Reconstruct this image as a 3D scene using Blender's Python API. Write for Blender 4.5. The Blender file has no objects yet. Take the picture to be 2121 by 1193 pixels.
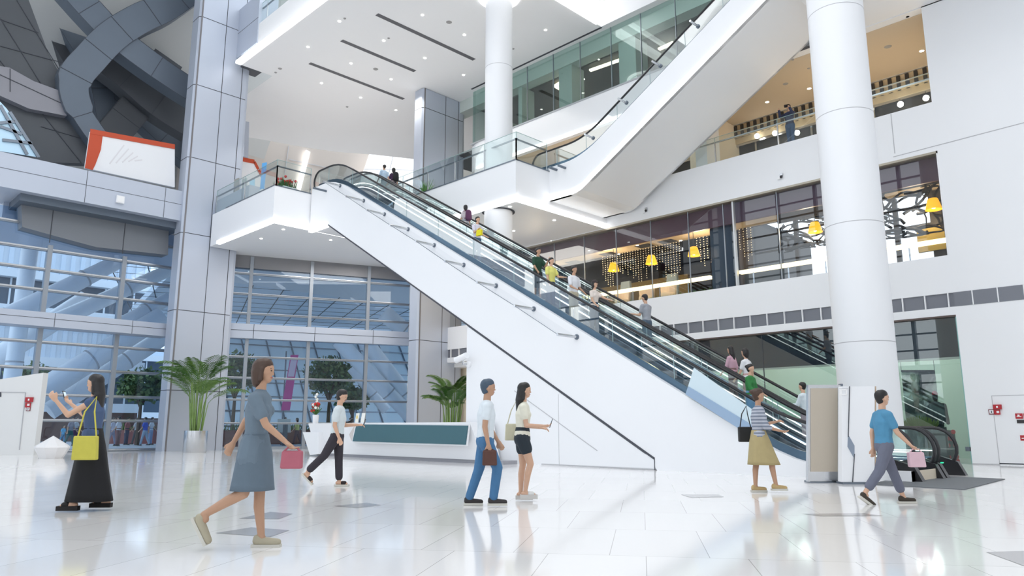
import bpy, bmesh, math, random
from mathutils import Vector, Matrix
random.seed(7)
# ---------------------------------------------------------------- camera
# world x runs along the escalators (right/near), y across to the shop wall
F = 1532.0; CX, CY = 1060.5, 596.5
TH = math.atan((886 - CY) / F); HC = 1.0; S = math.sqrt(.5)
cam_d = bpy.data.cameras.new('camera'); cam = bpy.data.objects.new('camera', cam_d)
bpy.context.scene.collection.objects.link(cam)
cam.location = (0, 0, HC); cam.rotation_euler = (math.pi / 2 + TH, 0, math.radians(45))
cam_d.sensor_width = 36; cam_d.lens = F / 2121 * 36; cam_d.clip_end = 500; cam_d.clip_start = .05
scn = bpy.context.scene; scn.camera = cam
# ---------------------------------------------------------------- world, exposure
w = bpy.data.worlds.new('world'); scn.world = w; w.use_nodes = True
nt = w.node_tree; nt.nodes.clear()
bg = nt.nodes.new('ShaderNodeBackground'); out = nt.nodes.new('ShaderNodeOutputWorld')
tc = nt.nodes.new('ShaderNodeTexCoord'); sep = nt.nodes.new('ShaderNodeSeparateXYZ')
cr = nt.nodes.new('ShaderNodeValToRGB')
cr.color_ramp.elements[0].position = .42; cr.color_ramp.elements[0].color = (.7, .74, .78, 1)
cr.color_ramp.elements[1].position = .6; cr.color_ramp.elements[1].color = (.88, .94, 1.0, 1)
mp = nt.nodes.new('ShaderNodeMath'); mp.operation = 'MULTIPLY_ADD'; mp.inputs[1].default_value = .5; mp.inputs[2].default_value = .5
nt.links.new(tc.outputs['Generated'], sep.inputs[0]); nt.links.new(sep.outputs['Z'], mp.inputs[0])
nt.links.new(mp.outputs[0], cr.inputs[0]); nt.links.new(cr.outputs[0], bg.inputs['Color'])
bg.inputs['Strength'].default_value = 1.4
nt.links.new(bg.outputs[0], out.inputs[0])
scn.view_settings.view_transform = 'Standard'; scn.view_settings.look = 'None'
scn.view_settings.exposure = 0.43; scn.view_settings.gamma = 1; scn.view_settings.use_curve_mapping = False
scn.cycles.max_bounces = 10; scn.cycles.transparent_max_bounces = 24; scn.cycles.diffuse_bounces = 6

def light(name, kind, loc, energy, color=(1, 1, 1), size=1.0, rot=(0, 0, 0), sy=None):
    l = bpy.data.lights.new(name, kind); l.energy = energy; l.color = color
    if kind == 'AREA':
        l.size = size
        if sy: l.shape = 'RECTANGLE'; l.size_y = sy
    elif kind == 'SUN': l.angle = size
    else: l.shadow_soft_size = size
    o = bpy.data.objects.new(name, l); scn.collection.objects.link(o); o.location = loc; o.rotation_euler = rot
    return o
# unseen area lamp below the closed roof, added for the skylight's daylight
light('skylight_fill', 'AREA', (-9, 5, 24), 1700, (.98, .985, 1), 26, (0, 0, 0), 17)
# the downlights of the high ceiling, the landing and the deck underside wash the floor
for x, y in ((-29, 17), (-24, 17), (-29, 21.5), (-23.5, 21.5)): light('downlight_wash', 'SPOT', (x, y, 18.2), 260, (1, .96, .9), .3).data.spot_size = 1.9
# warm lamps of the restaurant, the upper shops and the gallery
for x in (-24, -19.5, -15, -10.5, -7): light('restaurant_lamp', 'POINT', (x, 25.6, 7.9), 75, (1, .74, .46), .3)
for x in (-20, -15, -10, -7): light('gallery_lamp', 'POINT', (x, 26.4, 11.6), 38, (1, .78, .5), .5)
for x in (-24, -18): light('shop_lamp', 'POINT', (x, 28.5, 17.2), 60, (1, .85, .65), .3)
for x in (-22, -17, -12, -8): light('shop_lamp', 'POINT', (x, 26.2, 3.3), 50, (.97, 1, .93), .5)
for x in (-35, -31): light('landing_lamp', 'POINT', (x, 19.5, 13.6), 45, (1, .9, .82), .8)
light('lobby_lamp', 'AREA', (-29.5, 18.5, 9.1), 160, (1, .97, .93), 4, (0, 0, 0), 4)
light('bridge_lamp', 'AREA', (-23, 21.5, 9.15), 120, (1, .93, .84), 4, (0, 0, 0), 3)
# ---------------------------------------------------------------- helpers
def ray(u, v):
    x = u - CX; y = CY - v; c, s = math.cos(TH), math.sin(TH)
    f = F * c - y * s
    return (S * (x - f), S * (x + f), F * s + y * c)
def at(u, v, x=None, y=None, z=None, f=None, pl=None):
    """photograph point (u, v) met with a plane of the place"""
    d = ray(u, v)
    if x is not None: t = x / d[0]
    elif y is not None: t = y / d[1]
    elif z is not None: t = (z - HC) / d[2]
    elif pl is not None: t = pl[2] / (d[0] * pl[0] + d[1] * pl[1])
    else: t = f / ((d[1] - d[0]) * S)
    return Vector((t * d[0], t * d[1], HC + t * d[2]))

MATS = {}
def mat(name, col, rough=.5, metal=0, spec=.5, emit=0, noise=0, nscale=6, coat=0):
    if name in MATS: return MATS[name]
    m = bpy.data.materials.new(name); m.use_nodes = True; b = m.node_tree.nodes['Principled BSDF']
    b.inputs['Base Color'].default_value = (*col, 1); b.inputs['Roughness'].default_value = rough
    b.inputs['Metallic'].default_value = metal; b.inputs['Specular IOR Level'].default_value = spec
    b.inputs['Coat Weight'].default_value = coat
    if emit: b.inputs['Emission Color'].default_value = (*col, 1); b.inputs['Emission Strength'].default_value = emit
    if noise:
        n = m.node_tree.nodes.new('ShaderNodeTexNoise'); n.inputs['Scale'].default_value = nscale
        t = m.node_tree.nodes.new('ShaderNodeTexCoord')
        mx = m.node_tree.nodes.new('ShaderNodeMix'); mx.data_type = 'RGBA'
        mx.inputs['A'].default_value = (*[c * (1 - noise) for c in col], 1)
        mx.inputs['B'].default_value = (*[min(1, c * (1 + noise)) for c in col], 1)
        m.node_tree.links.new(t.outputs['Object'], n.inputs['Vector'])
        m.node_tree.links.new(n.outputs['Fac'], mx.inputs['Factor'])
        m.node_tree.links.new(mx.outputs['Result'], b.inputs['Base Color'])
    MATS[name] = m; return m
def glass(name, tint, refl=.08, k=.5, rough=0.0):
    if name in MATS: return MATS[name]
    m = bpy.data.materials.new(name); m.use_nodes = True; n = m.node_tree; n.nodes.clear()
    o = n.nodes.new('ShaderNodeOutputMaterial'); t = n.nodes.new('ShaderNodeBsdfTransparent')
    g = n.nodes.new('ShaderNodeBsdfGlossy'); g.inputs['Roughness'].default_value = rough
    t.inputs['Color'].default_value = (*tint, 1); mx = n.nodes.new('ShaderNodeMixShader')
    lw = n.nodes.new('ShaderNodeLayerWeight'); lw.inputs['Blend'].default_value = .35
    ma = n.nodes.new('ShaderNodeMath'); ma.operation = 'MULTIPLY_ADD'; ma.inputs[1].default_value = k; ma.inputs[2].default_value = refl
    n.links.new(lw.outputs['Fresnel'], ma.inputs[0]); n.links.new(ma.outputs[0], mx.inputs[0])
    n.links.new(t.outputs[0], mx.inputs[1]); n.links.new(g.outputs[0], mx.inputs[2]); n.links.new(mx.outputs[0], o.inputs[0])
    MATS[name] = m; return m

WHITE = mat('white_paint', (.86, .87, .89), .45, noise=.012, nscale=.6)
CEIL = mat('ceiling_paint', (.9, .9, .9), .8)
GREY = mat('grey_metal_panel', (.52, .565, .655), .42, .25, noise=.03, nscale=.5)
DGREY = mat('dark_grey_panel', (.085, .093, .105), .5, .2, noise=.05, nscale=.6)
MGREY = mat('mid_grey_panel', (.125, .155, .195), .45, .25, noise=.05, nscale=.5)
SEAM = mat('dark_seam', (.07, .075, .09), .8)
FRAME = mat('grey_mullion', (.33, .36, .4), .4, .5)
STEEL = mat('brushed_steel', (.62, .63, .65), .22, 1, noise=.06, nscale=30)
DSTEEL = mat('dark_steel', (.17, .2, .24), .3, .8)
RUBBER = mat('black_rubber', (.015, .015, .018), .35)
LED = mat('led_strip', (1, 1, 1), .5, emit=2.1)
LAMP = mat('lamp_disc', (1, .97, .9), .5, emit=7)
WARM = mat('warm_light_strip', (1, .78, .42), .5, emit=2.2)
G_CLEAR = glass('clear_glass', (.94, .975, .97), .03, k=.25)
G_GREEN = glass('green_edge_glass', (.86, .93, .915), .02, k=.15)
G_MIRR = glass('reflective_shop_glass', (.88, .92, .95), .05, k=.2)
G_BLUE = glass('blue_facade_glass', (.8, .9, 1.0), .03, k=.2)
G_SHOP = glass('shop_glass', (.9, .93, .95), .015, k=.16)
G_FROST = mat('frosted_glass', (.62, .74, .8), .3)
STRIP = mat('grey_louvre', (.2, .21, .24), .5, .3)
MAROON = mat('maroon_panel', (.11, .04, .055), .4)
DARK = mat('dark_interior', (.035, .033, .035), .6)
BROWN = mat('dark_brown_wall', (.05, .038, .03), .5)
BEIGE = mat('beige_ceiling', (.62, .5, .33), .7)
CREAM = mat('cream_wall', (.8, .7, .55), .6)
PALEG = mat('pale_green_wall', (.62, .74, .66), .5)
NAVY = mat('dark_navy_panel', (.02, .02, .035), .15)
BLACKM = mat('black_branch', (.004, .004, .004), .7)
TEAL = mat('teal_panel', (.045, .13, .16), .5)
RED = mat('red_enamel', (.45, .02, .03), .4)

class MB:
    def __init__(s): s.v = []; s.f = []; s.m = []; s.mats = []
    def mi(s, m):
        if m not in s.mats: s.mats.append(m)
        return s.mats.index(m)
    def face(s, pts, m):
        i = len(s.v); s.v += [tuple(p) for p in pts]; s.f.append(list(range(i, i + len(pts)))); s.m.append(s.mi(m)); return s
    def add(s, vs, fs, m):
        i = len(s.v); s.v += [tuple(p) for p in vs]; k = s.mi(m)
        for f in fs: s.f.append([i + j for j in f]); s.m.append(k)
        return s
    def box(s, x0, x1, y0, y1, z0, z1, m):
        if x0 > x1: x0, x1 = x1, x0
        if y0 > y1: y0, y1 = y1, y0
        if z0 > z1: z0, z1 = z1, z0
        vs = [(x, y, z) for z in (z0, z1) for y in (y0, y1) for x in (x0, x1)]
        return s.add(vs, [(0, 2, 3, 1), (4, 5, 7, 6), (0, 1, 5, 4), (2, 6, 7, 3), (0, 4, 6, 2), (1, 3, 7, 5)], m)
    def prism(s, pts, vec, m, m2=None):
        n = len(pts); v = Vector(vec); a = [Vector(p) for p in pts]; b = [p + v for p in a]
        s.add(a + b, [tuple(range(n))[::-1], tuple(range(n, 2 * n))], m)
        s.add(a + b, [(i, (i + 1) % n, n + (i + 1) % n, n + i) for i in range(n)], m2 or m); return s
    def beam(s, p, q, w, h, m, up=(0, 0, 1)):
        p, q = Vector(p), Vector(q); d = (q - p).normalized(); sd = d.cross(Vector(up))
        if sd.length < 1e-4: sd = d.cross(Vector((1, 0, 0)))
        sd.normalize(); u = sd.cross(d).normalized(); a = sd * w / 2; b = u * h / 2
        vs = [c + x * a + y * b for c in (p, q) for x, y in ((-1, -1), (1, -1), (1, 1), (-1, 1))]
        return s.add(vs, [(0, 3, 2, 1), (4, 5, 6, 7), (0, 1, 5, 4), (1, 2, 6, 5), (2, 3, 7, 6), (3, 0, 4, 7)], m)
    def tube(s, path, r, m, n=8, cap=True, r2=None):
        P = [Vector(p) for p in path]; rs = r if isinstance(r, (list, tuple)) else ([r] * len(P) if r2 is None else [r + (r2 - r) * i / (len(P) - 1) for i in range(len(P))])
        vs = []; up = None
        for i, p in enumerate(P):
            t = (P[min(i + 1, len(P) - 1)] - P[max(i - 1, 0)]).normalized()
            if up is None:
                up = Vector((0, 0, 1)) if abs(t.z) < .9 else Vector((1, 0, 0))
            a = t.cross(up)
            if a.length < 1e-5: a = t.cross(Vector((0, 1, 0)))
            a.normalize(); b = a.cross(t).normalized(); up = b
            vs += [p + rs[i] * (math.cos(2 * math.pi * k / n) * a + math.sin(2 * math.pi * k / n) * b) for k in range(n)]
        fs = [(i * n + k, i * n + (k + 1) % n, (i + 1) * n + (k + 1) % n, (i + 1) * n + k) for i in range(len(P) - 1) for k in range(n)]
        if cap: fs += [tuple(range(n))[::-1], tuple((len(P) - 1) * n + k for k in range(n))]
        return s.add(vs, fs, m)
    def lathe(s, prof, c, m, n=24, sx=1, sy=1):
        c = Vector(c); vs = [c + Vector((r * sx * math.cos(2 * math.pi * k / n), r * sy * math.sin(2 * math.pi * k / n), z)) for r, z in prof for k in range(n)]
        fs = [(i * n + k, i * n + (k + 1) % n, (i + 1) * n + (k + 1) % n, (i + 1) * n + k) for i in range(len(prof) - 1) for k in range(n)]
        return s.add(vs, fs, m)
    def ball(s, c, r, m, n=10, M=None):
        c = Vector(c); r = Vector(r) if not isinstance(r, (int, float)) else Vector((r, r, r)); vs = []; h = n // 2 + 1
        for i in range(h + 1):
            a = math.pi * i / h
            for k in range(n):
                b = 2 * math.pi * k / n; p = Vector((r.x * math.sin(a) * math.cos(b), r.y * math.sin(a) * math.sin(b), r.z * math.cos(a)))
                vs.append(c + (M @ p if M else p))
        return s.add(vs, [(i * n + k, (i + 1) * n + k, (i + 1) * n + (k + 1) % n, i * n + (k + 1) % n) for i in range(h) for k in range(n)], m)
    def build(s, name, parent=None, smooth=False, clean=False):
        me = bpy.data.meshes.new(name); me.from_pydata(s.v, [], s.f); me.update()
        for m in s.mats: me.materials.append(m)
        me.polygons.foreach_set('material_index', s.m)
        bm = bmesh.new(); bm.from_mesh(me)
        bmesh.ops.remove_doubles(bm, verts=bm.verts, dist=1e-5)
        bmesh.ops.recalc_face_normals(bm, faces=bm.faces); bm.to_mesh(me); bm.free()
        if smooth:
            me.polygons.foreach_set('use_smooth', [True] * len(me.polygons))
            if smooth != 'all': me.set_sharp_from_angle(angle=math.radians(40))
        o = bpy.data.objects.new(name, me); scn.collection.objects.link(o)
        if parent: o.parent = parent; o.matrix_parent_inverse = parent.matrix_world.inverted()
        return o
def tag(o, label=None, cat=None, group=None, kind=None):
    if label: o['label'] = label
    if cat: o['category'] = cat
    if group: o['group'] = group
    if kind: o['kind'] = kind
    return o
def thing(name, label, cat, loc=(0, 0, 0), rz=0, group=None):
    o = bpy.data.objects.new(name, None); scn.collection.objects.link(o); o.location = loc; o.rotation_euler = (0, 0, rz)
    o.empty_display_size = .2
    o.matrix_world = Matrix.Translation(loc) @ Matrix.Rotation(rz, 4, 'Z')
    return tag(o, label, cat, group)
def struct(mb, name, parent=None, smooth=False):
    o = mb.build(name, parent, smooth); o['kind'] = 'structure'; return o
def part(mb, name, parent, smooth=False, label=None):      # mesh data written in world coordinates
    o = mb.build(name, parent, smooth)
    if label: o['label'] = label
    return o
def partl(mb, name, parent, smooth=False, label=None):     # mesh data written in the parent's own coordinates
    o = mb.build(name, None, smooth); o.parent = parent
    if label: o['label'] = label
    return o
def copy_tree(o, parent=None):
    c = o.copy(); scn.collection.objects.link(c)
    if parent: c.parent = parent
    for ch in list(o.children): copy_tree(ch, c)
    return c
# ================================================================ THE SETTING
# ---- floor: glossy white tiles, grid turned about 55 degrees to the escalators
def floor_mat():
    m = bpy.data.materials.new('polished_floor_tiles'); m.use_nodes = True; n = m.node_tree; b = n.nodes['Principled BSDF']
    t = n.nodes.new('ShaderNodeTexCoord'); mp = n.nodes.new('ShaderNodeMapping'); mp.inputs['Rotation'].default_value = (0, 0, math.radians(-(45 - 9.8)))
    br = n.nodes.new('ShaderNodeTexBrick'); br.offset = .37; br.inputs['Scale'].default_value = 1
    br.inputs['Brick Width'].default_value = .55 * 1; br.inputs['Row Height'].default_value = 1.1
    br.inputs['Brick Width'].default_value = .78; br.inputs['Row Height'].default_value = 1.56
    br.inputs['Mortar Size'].default_value = .0035; br.inputs['Mortar Smooth'].default_value = .2
    br.inputs['Color1'].default_value = (.9, .885, .87, 1); br.inputs['Color2'].default_value = (.85, .835, .82, 1); br.inputs['Mortar'].default_value = (.5, .48, .46, 1)
    n.links.new(t.outputs['Object'], mp.inputs[0]); n.links.new(mp.outputs[0], br.inputs['Vector'])
    n.links.new(br.outputs['Color'], b.inputs['Base Color'])
    b.inputs['Roughness'].default_value = .09; b.inputs['Specular IOR Level'].default_value = .62
    return m
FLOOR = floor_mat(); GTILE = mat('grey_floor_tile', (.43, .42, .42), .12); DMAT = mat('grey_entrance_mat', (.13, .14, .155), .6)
fl = MB(); fl.box(-36.2, 12, -14, 24.2, -.3, 0, FLOOR)
for tri in ([(180, 0)],):
    pass
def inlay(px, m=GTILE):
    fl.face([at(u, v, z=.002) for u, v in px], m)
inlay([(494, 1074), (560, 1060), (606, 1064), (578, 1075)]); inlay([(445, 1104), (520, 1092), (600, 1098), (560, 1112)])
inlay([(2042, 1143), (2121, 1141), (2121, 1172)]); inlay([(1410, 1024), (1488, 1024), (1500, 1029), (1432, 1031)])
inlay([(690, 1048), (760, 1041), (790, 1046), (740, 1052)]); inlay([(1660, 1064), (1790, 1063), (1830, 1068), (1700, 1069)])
struct(fl, 'floor')
gs = MB(); gs.box(-90, -36.2, -40, 70, -.34, -.04, mat('plaza_paving', (.5, .52, .55), .6, noise=.08, nscale=.3))
gs.box(-36.2, -20, 24.2, 70, -.34, -.04, MATS['plaza_paving']); struct(gs, 'plaza_ground')
m_ = MB(); pts = [at(1800, 1004, z=0), at(1998, 1015, z=0), at(2082, 993, z=0), at(1890, 984, z=0)]
m_.prism([(p.x, p.y, .001) for p in pts], (0, 0, .012), DMAT)
tag(m_.build('entrance_mat'), 'dark grey floor mat in front of the escalator foot', 'mat')

# ---- the shop wall on the right (plane y = 24)
WY = 24.0; XP = -5.88
z = dict(g=4.21, s0=4.45, s1=4.86, w0=5.98, w1=9.2, p=10.77, c=13.92)
wr = MB()
wr.box(XP, 9, WY, WY + .5, 0, 14.0, WHITE)
wr.box(-30, XP, WY, WY + .45, z['g'], z['s0'], WHITE); wr.box(-30, XP, WY, WY + .45, z['s1'], z['w0'], WHITE)
wr.box(-30, XP, WY + .05, WY + .45, z['s0'], z['s1'], STRIP)
wr.box(-30, XP, WY, WY + .45, z['w1'], z['p'], WHITE)
wr.box(XP, 9, WY - .012, WY, z['s0'], z['s1'], STRIP)
x = -29.6
while x < 4:
    wr.box(x, x + .03, WY - .02, WY + .06, z['s0'], z['s1'], WHITE); x += .62
# fine joints of the wall panels
for a_, b_ in (((1850, 325), (2121, 254)),):
    p, q = at(*a_, y=WY - .004), at(*b_, y=WY - .004); wr.beam(p, q, .012, .02, mat('joint_grey', (.5, .5, .52), .7))
for u, v0, v1 in ((1845, 234, 318), ):
    p = at(u, v0, y=WY - .004); q = at(u + 8, v1, y=WY - .004); wr.beam((p.x, p.y, p.z), (p.x, p.y, q.z), .012, .02, MATS['joint_grey'])
# metal reveals round the openings
RV = mat('bronze_reveal', (.42, .38, .31), .4, .6)
wr.box(-30, XP, WY - .01, WY + .4, z['w1'] - .07, z['w1'], RV)
wr.box(-20, XP, WY - .01, WY + .4, z['g'] - .05, z['g'], mat('dark_bronze', (.13, .1, .09), .4, .6))
wr.box(XP - .04, XP + .0, WY - .01, WY + .4, z['w0'], z['w1'], WHITE)
struct(wr, 'wall_right')
# ground floor shop behind the wall
sh = MB(); sh.box(-30, 8, 24.46, 28.4, 4.0, 4.2, CEIL); struct(sh, 'ceiling_shop'); sh = MB(); sh.box(-30, 8, 24.2, 28.6, -.05, 0, mat('shop_floor', (.6, .6, .58), .3)); struct(sh, 'floor_shop'); sh = MB(); sh.box(-5.4, -5.2, 24.5, 28.4, 0, 4.0, PALEG); struct(sh, 'wall_shop_side'); sh = MB(); sh.box(-30, -14.9, 25.2, 25.4, 0, 4.0, CREAM); struct(sh, 'wall_shop_left'); sh = MB(); sh.box(-30, 8, 28.4, 28.7, 0, 4.2, PALEG)
struct(sh, 'wall_shop_back')
gb = MB(); gb.box(-14.5, XP, 24.3, 24.4, 3.0, 4.15, NAVY)
gb.box(-14.6, XP, 24.22, 24.3, 2.96, 3.02, mat('pale_trim', (.7, .68, .6), .4)); struct(gb, 'trim_1')
o = MB(); o.box(-15.2, -13.9, 24.1, 24.115, 0, z['g'] - .05, G_SHOP); o.box(-13.9, XP, 24.1, 24.115, 0, z['g'] - .05, glass('ground_shop_glass', (.86, .92, .92), .1, k=.15))
for xx in (-14.75, -11.9, -9.2): o.box(xx, xx + .02, 24.09, 24.13, 0, z['g'], SEAM)
o.box(XP - .035, XP, 24.05, 24.14, 0, z['g'], mat('green_glass_edge', (.25, .5, .48), .3))
struct(o, 'window_1')
pier = MB(); pier.box(-15.45, -15.1, 24.1, 24.4, 0, 4.2, CREAM); pier.box(-15.1, -14.6, 24.15, 24.5, 0, 4.2, mat('pier_grey', (.3, .3, .31), .6)); struct(pier, 'trim_2')  # cream pier with a plain grey strip beside it
# restaurant floor
rs = MB(); rs.box(-30, 8, WY + .46, 32.3, 5.7, 5.95, BROWN); struct(rs, 'floor_restaurant'); xw0, xw1 = at(1553, 480, y=26.6).x, at(1925, 440, y=26.6).x
rs = MB(); rs.box(-30, xw0, 32, 32.3, 5.95, 9.0, BROWN); struct(rs, 'wall_restaurant'); rs = MB(); rs.box(xw0 - .2, xw0, 26.6, 32, 5.95, 9.0, BROWN); struct(rs, 'wall_restaurant_right'); rs = MB(); rs.box(xw1, 8, 26.6, 26.8, 5.95, 8.75, BROWN); struct(rs, 'wall_restaurant_end')
rs = MB(); x = xw0
while x < xw1: rs.box(x, x + .14, 26.6, 26.75, 5.95, 8.75, DARK); x += 1.75
for zz in (6.35, 7.0, 7.65, 8.3): rs.box(xw0, xw1, 26.62, 26.7, zz, zz + .06, DARK)
struct(rs, 'window_12')
rs = MB(); a_, b_ = at(1540, 545, y=26.2).x, at(1622, 540, y=26.2).x; rs.box(a_, b_, 26.2, 26.4, 5.96, 6.85, mat('slate_counter', (.05, .07, .09), .5)); rs.box(at(1528, 480, y=26.4).x, at(1556, 480, y=26.4).x, 26.4, 26.55, 5.96, 8.7, BROWN); a_, b_ = at(1900, 480, y=26.5).x, at(1958, 480, y=26.5).x; rs.box(a_, b_, 26.4, 26.5, 6.7, 7.5, mat('ochre_lit_zone', (.5, .36, .06), .6)); struct(rs, 'wall_counter')  # the ochre slab is the warm-lit zone, its light put into the colour
rs = MB(); rs = MB()
rs.box(-30, 8, WY + .45, 26.6, 8.75, 8.9, BEIGE); rs.box(-30, xw0, 26.6, 32, 9.0, 9.2, DARK); rs.box(-30, 8, 26.5, 26.59, 8.75, 9.2, DARK)
struct(rs, 'ceiling_restaurant'); rs = MB(); rs.box(-4.6, -4.4, 24.5, 32, 5.95, 8.7, mat('olive_wall', (.3, .22, .05), .6)); struct(rs, 'wall_restaurant_side')
mr = MB(); mr.box(-30, XP, 24.3, 24.4, 8.38, 9.2, MAROON); struct(mr, 'trim_3')
og = MB(); og.box(-30, -12.72, 24.12, 24.135, z['w0'], z['w1'], G_SHOP); og.box(-12.72, XP, 24.12, 24.135, z['w0'], z['w1'], G_MIRR)
for u in (1149, 1211, 1278, 1349, 1428, 1502, 1522, 1616):
    p = at(u, 560 if u < 1300 else 520, y=24.12); og.box(p.x - .012, p.x + .012, 24.1, 24.15, z['w0'], z['w1'], FRAME)
p = at(1522, 500, y=24.1); og.box(p.x - .03, p.x + .03, 24.06, 24.2, z['w0'], z['w1'], mat('pale_metal', (.6, .6, .6), .3, .6))
struct(og, 'window_2')
# dark recessed entrance of the restaurant
en = MB(); en.box(-13.9, -13.0, 24.5, 24.6, 5.95, 9.2, mat('dark_blue_glass_wall', (.015, .03, .05), .08)); struct(en, 'wall_entrance')
# gallery (third floor)
ga = MB(); ga.box(-34, 8, WY + .46, 30, 10.3, 10.5, CEIL); struct(ga, 'floor_gallery'); ga = MB(); ga.box(-22, 8, 28.6, 28.9, 10.5, 13.9, DARK)
ga.box(-22, 8, 28.3, 28.9, 13.05, 13.9, BEIGE)
for i in range(64): ga.box(-21.5 + i * .3, -21.38 + i * .3, 28.22, 28.32, 13.3, 13.86, DARK)
ga.box(-22, 8, 28.2, 28.32, 13.3, 13.34, BEIGE); ga.box(-22, 8, 28.2, 28.32, 13.58, 13.62, BEIGE)
ga.box(-22, 8, 28.35, 28.6, 12.95, 13.05, STEEL)
i = -21
while i < 0: ga.box(i, i + .08, 28.45, 28.6, 10.5, 13, STEEL); i += 2.4
ga.box(-15.25, -14.6, 25.6, 28.6, 10.5, 13.9, CREAM); ga.box(-30, -18.5, 27.6, 27.8, 10.5, 13.9, mat('tan_stone', (.5, .4, .28), .5, noise=.1, nscale=2))
ga.box(-14.4, -13.9, 24.6, 25.6, 10.5, 13.9, WHITE)
struct(ga, 'wall_gallery')
BEIGE2 = mat('warm_lit_ceiling', (.62, .52, .39), .8)  # white ceiling with its warm lamplight put into the tan colour
c4 = MB()
arc = [(-26.3 - 1.6 * math.sin(a), 25.6 - 1.6 * math.cos(a)) for a in [math.pi / 2 * k / 6 for k in range(7)]]
c4.prism([(x_, y_, z['c']) for x_, y_ in arc] + [(-27.9, 36, z['c']), (9, 36, z['c']), (9, 24, z['c'])], (0, 0, 15.3 - z['c']), WHITE)
c4.box(-8.4, 9, 20.6, 24.0, z['c'] + .03, 15.3, WHITE)
for (a_, b_) in (((1798, 80), (1905, 42)), ((1560, 165), (1690, 117)), ((1605, 121), (1690, 92))):
    p, q = at(*a_, z=z['c'] - .004), at(*b_, z=z['c'] - .004); p = Vector((p.x - .6, q.y, p.z)); q.x += .6
    c4.beam(p, q, .16, .006, SEAM)
c4.box(-26, XP, 24.35, 28.2, z['c'] - .012, z['c'] - .001, BEIGE2); struct(c4, 'ceiling_gallery')
l4 = MB(); l4.box(-26.5, -15.5, 23.94, 24.05, z['c'] - .03, z['c'] + .07, LED); struct(l4, 'trim_4')
l4 = MB(); l4.box(-27, XP, 23.97, 24.3, 15.3, 15.37, mat('ledge_grey', (.4, .42, .44), .4)); struct(l4, 'trim_5')
# fourth floor shop
s4 = MB(); s4.box(-27.6, 0, 33, 33.3, 15.3, 18.4, DARK); s4.box(-27.6, 0, 25.2, 33, 17.75, 17.9, mat('black_ceiling', (.03, .032, .034), .7))
s4.box(-30, 0, 24.6, 25.3, 17.75, 18.4, mat('mint_soffit', (.6, .66, .62), .6))
s4.box(-30, 0, 24.6, 33, 15.3, 15.35, DARK); s4.box(-27.7, -27.5, 26, 33, 15.3, 18.4, mat('sage_wall', (.3, .36, .32), .6))
for u, w_ in ((1086, .25), (1180, .8), (1310, .9), ): 
    p = at(u, 200, y=25); s4.box(p.x - w_ / 2, p.x + w_ / 2, 24.7, 25.6, 15.3, 18.4, mat('sage_pier', (.42, .5, .46), .6))
p = at(1130, 220, y=30); s4.lathe([(.1, 0), (2.6, .0), (2.6, 1.1), (.1, 1.1)], (p.x, 30, 15.4), mat('tan_counter', (.25, .19, .1), .5), 20)
struct(s4, 'wall_upper_shop')
g4 = MB(); g4.box(-27.2, 0, 24.3, 24.32, 15.37, 18.4, G_GREEN)
for u in (1092, 1146, 1202, 1267, 1330, 1404):
    p = at(u, 150, y=24.3); g4.box(p.x - .012, p.x + .012, 24.28, 24.34, 15.37, 18.4, FRAME)
arcg = [(-27.0 - .5 * math.sin(a), 24.8 - .5 * math.cos(a)) for a in [math.pi / 2 * k / 5 for k in range(6)]] + [(-27.5, 30)]
for i in range(len(arcg) - 1):
    (xa, ya), (xb, yb) = arcg[i], arcg[i + 1]; g4.face([(xa, ya, 15.37), (xb, yb, 15.37), (xb, yb, 18.4), (xa, ya, 18.4)], G_GREEN)
struct(g4, 'window_3')
# fifth floor slab with its deep edge light
c5 = MB(); X5 = -18.4; Z5 = 18.4
c5.prism([(-33, 14.3, Z5), (X5, 14.3, Z5), (X5, 24, Z5), (9, 24, Z5), (9, 34, Z5), (-33, 34, Z5)], (0, 0, 1.5), CEIL)
for (a_, b_) in (((780, 30), (985, 122)), ((707, 84), (860, 147)), ((641, 131), (838, 204))):
    p, q = at(*a_, z=Z5), at(*b_, z=Z5); c5.box(p.x - .09, p.x + .13, p.y, q.y, Z5 - .012, Z5, mat('slot_grey', (.13, .13, .14), .7))
c5.box(-33, X5, 14.3, 14.32, Z5, Z5 + 1.5, WHITE)
struct(c5, 'ceiling')
l5 = MB(); l5.box(X5, X5 + .28, 14.3, 23.6, Z5 - .05, Z5 + .25, LED); l5.box(X5 + .5, X5 + .62, 14.3, 23.6, Z5 + .4, Z5 + .6, LED); l5.box(-33, X5, 14.02, 14.3, Z5 - .02, Z5 + .12, LED)
struct(l5, 'trim_6')
l5 = MB(); l5.box(-27, X5, 23.96, 24.05, Z5 - .02, Z5, SEAM); l5.box(X5, 9, 23.96, 23.99, Z5, Z5 + 1.1, WHITE); struct(l5, 'trim_7')
c6 = MB(); c6.box(X5, -6, 14.3, 24.0, 19.6, 19.8, CEIL); struct(c6, 'ceiling_edge')
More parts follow.
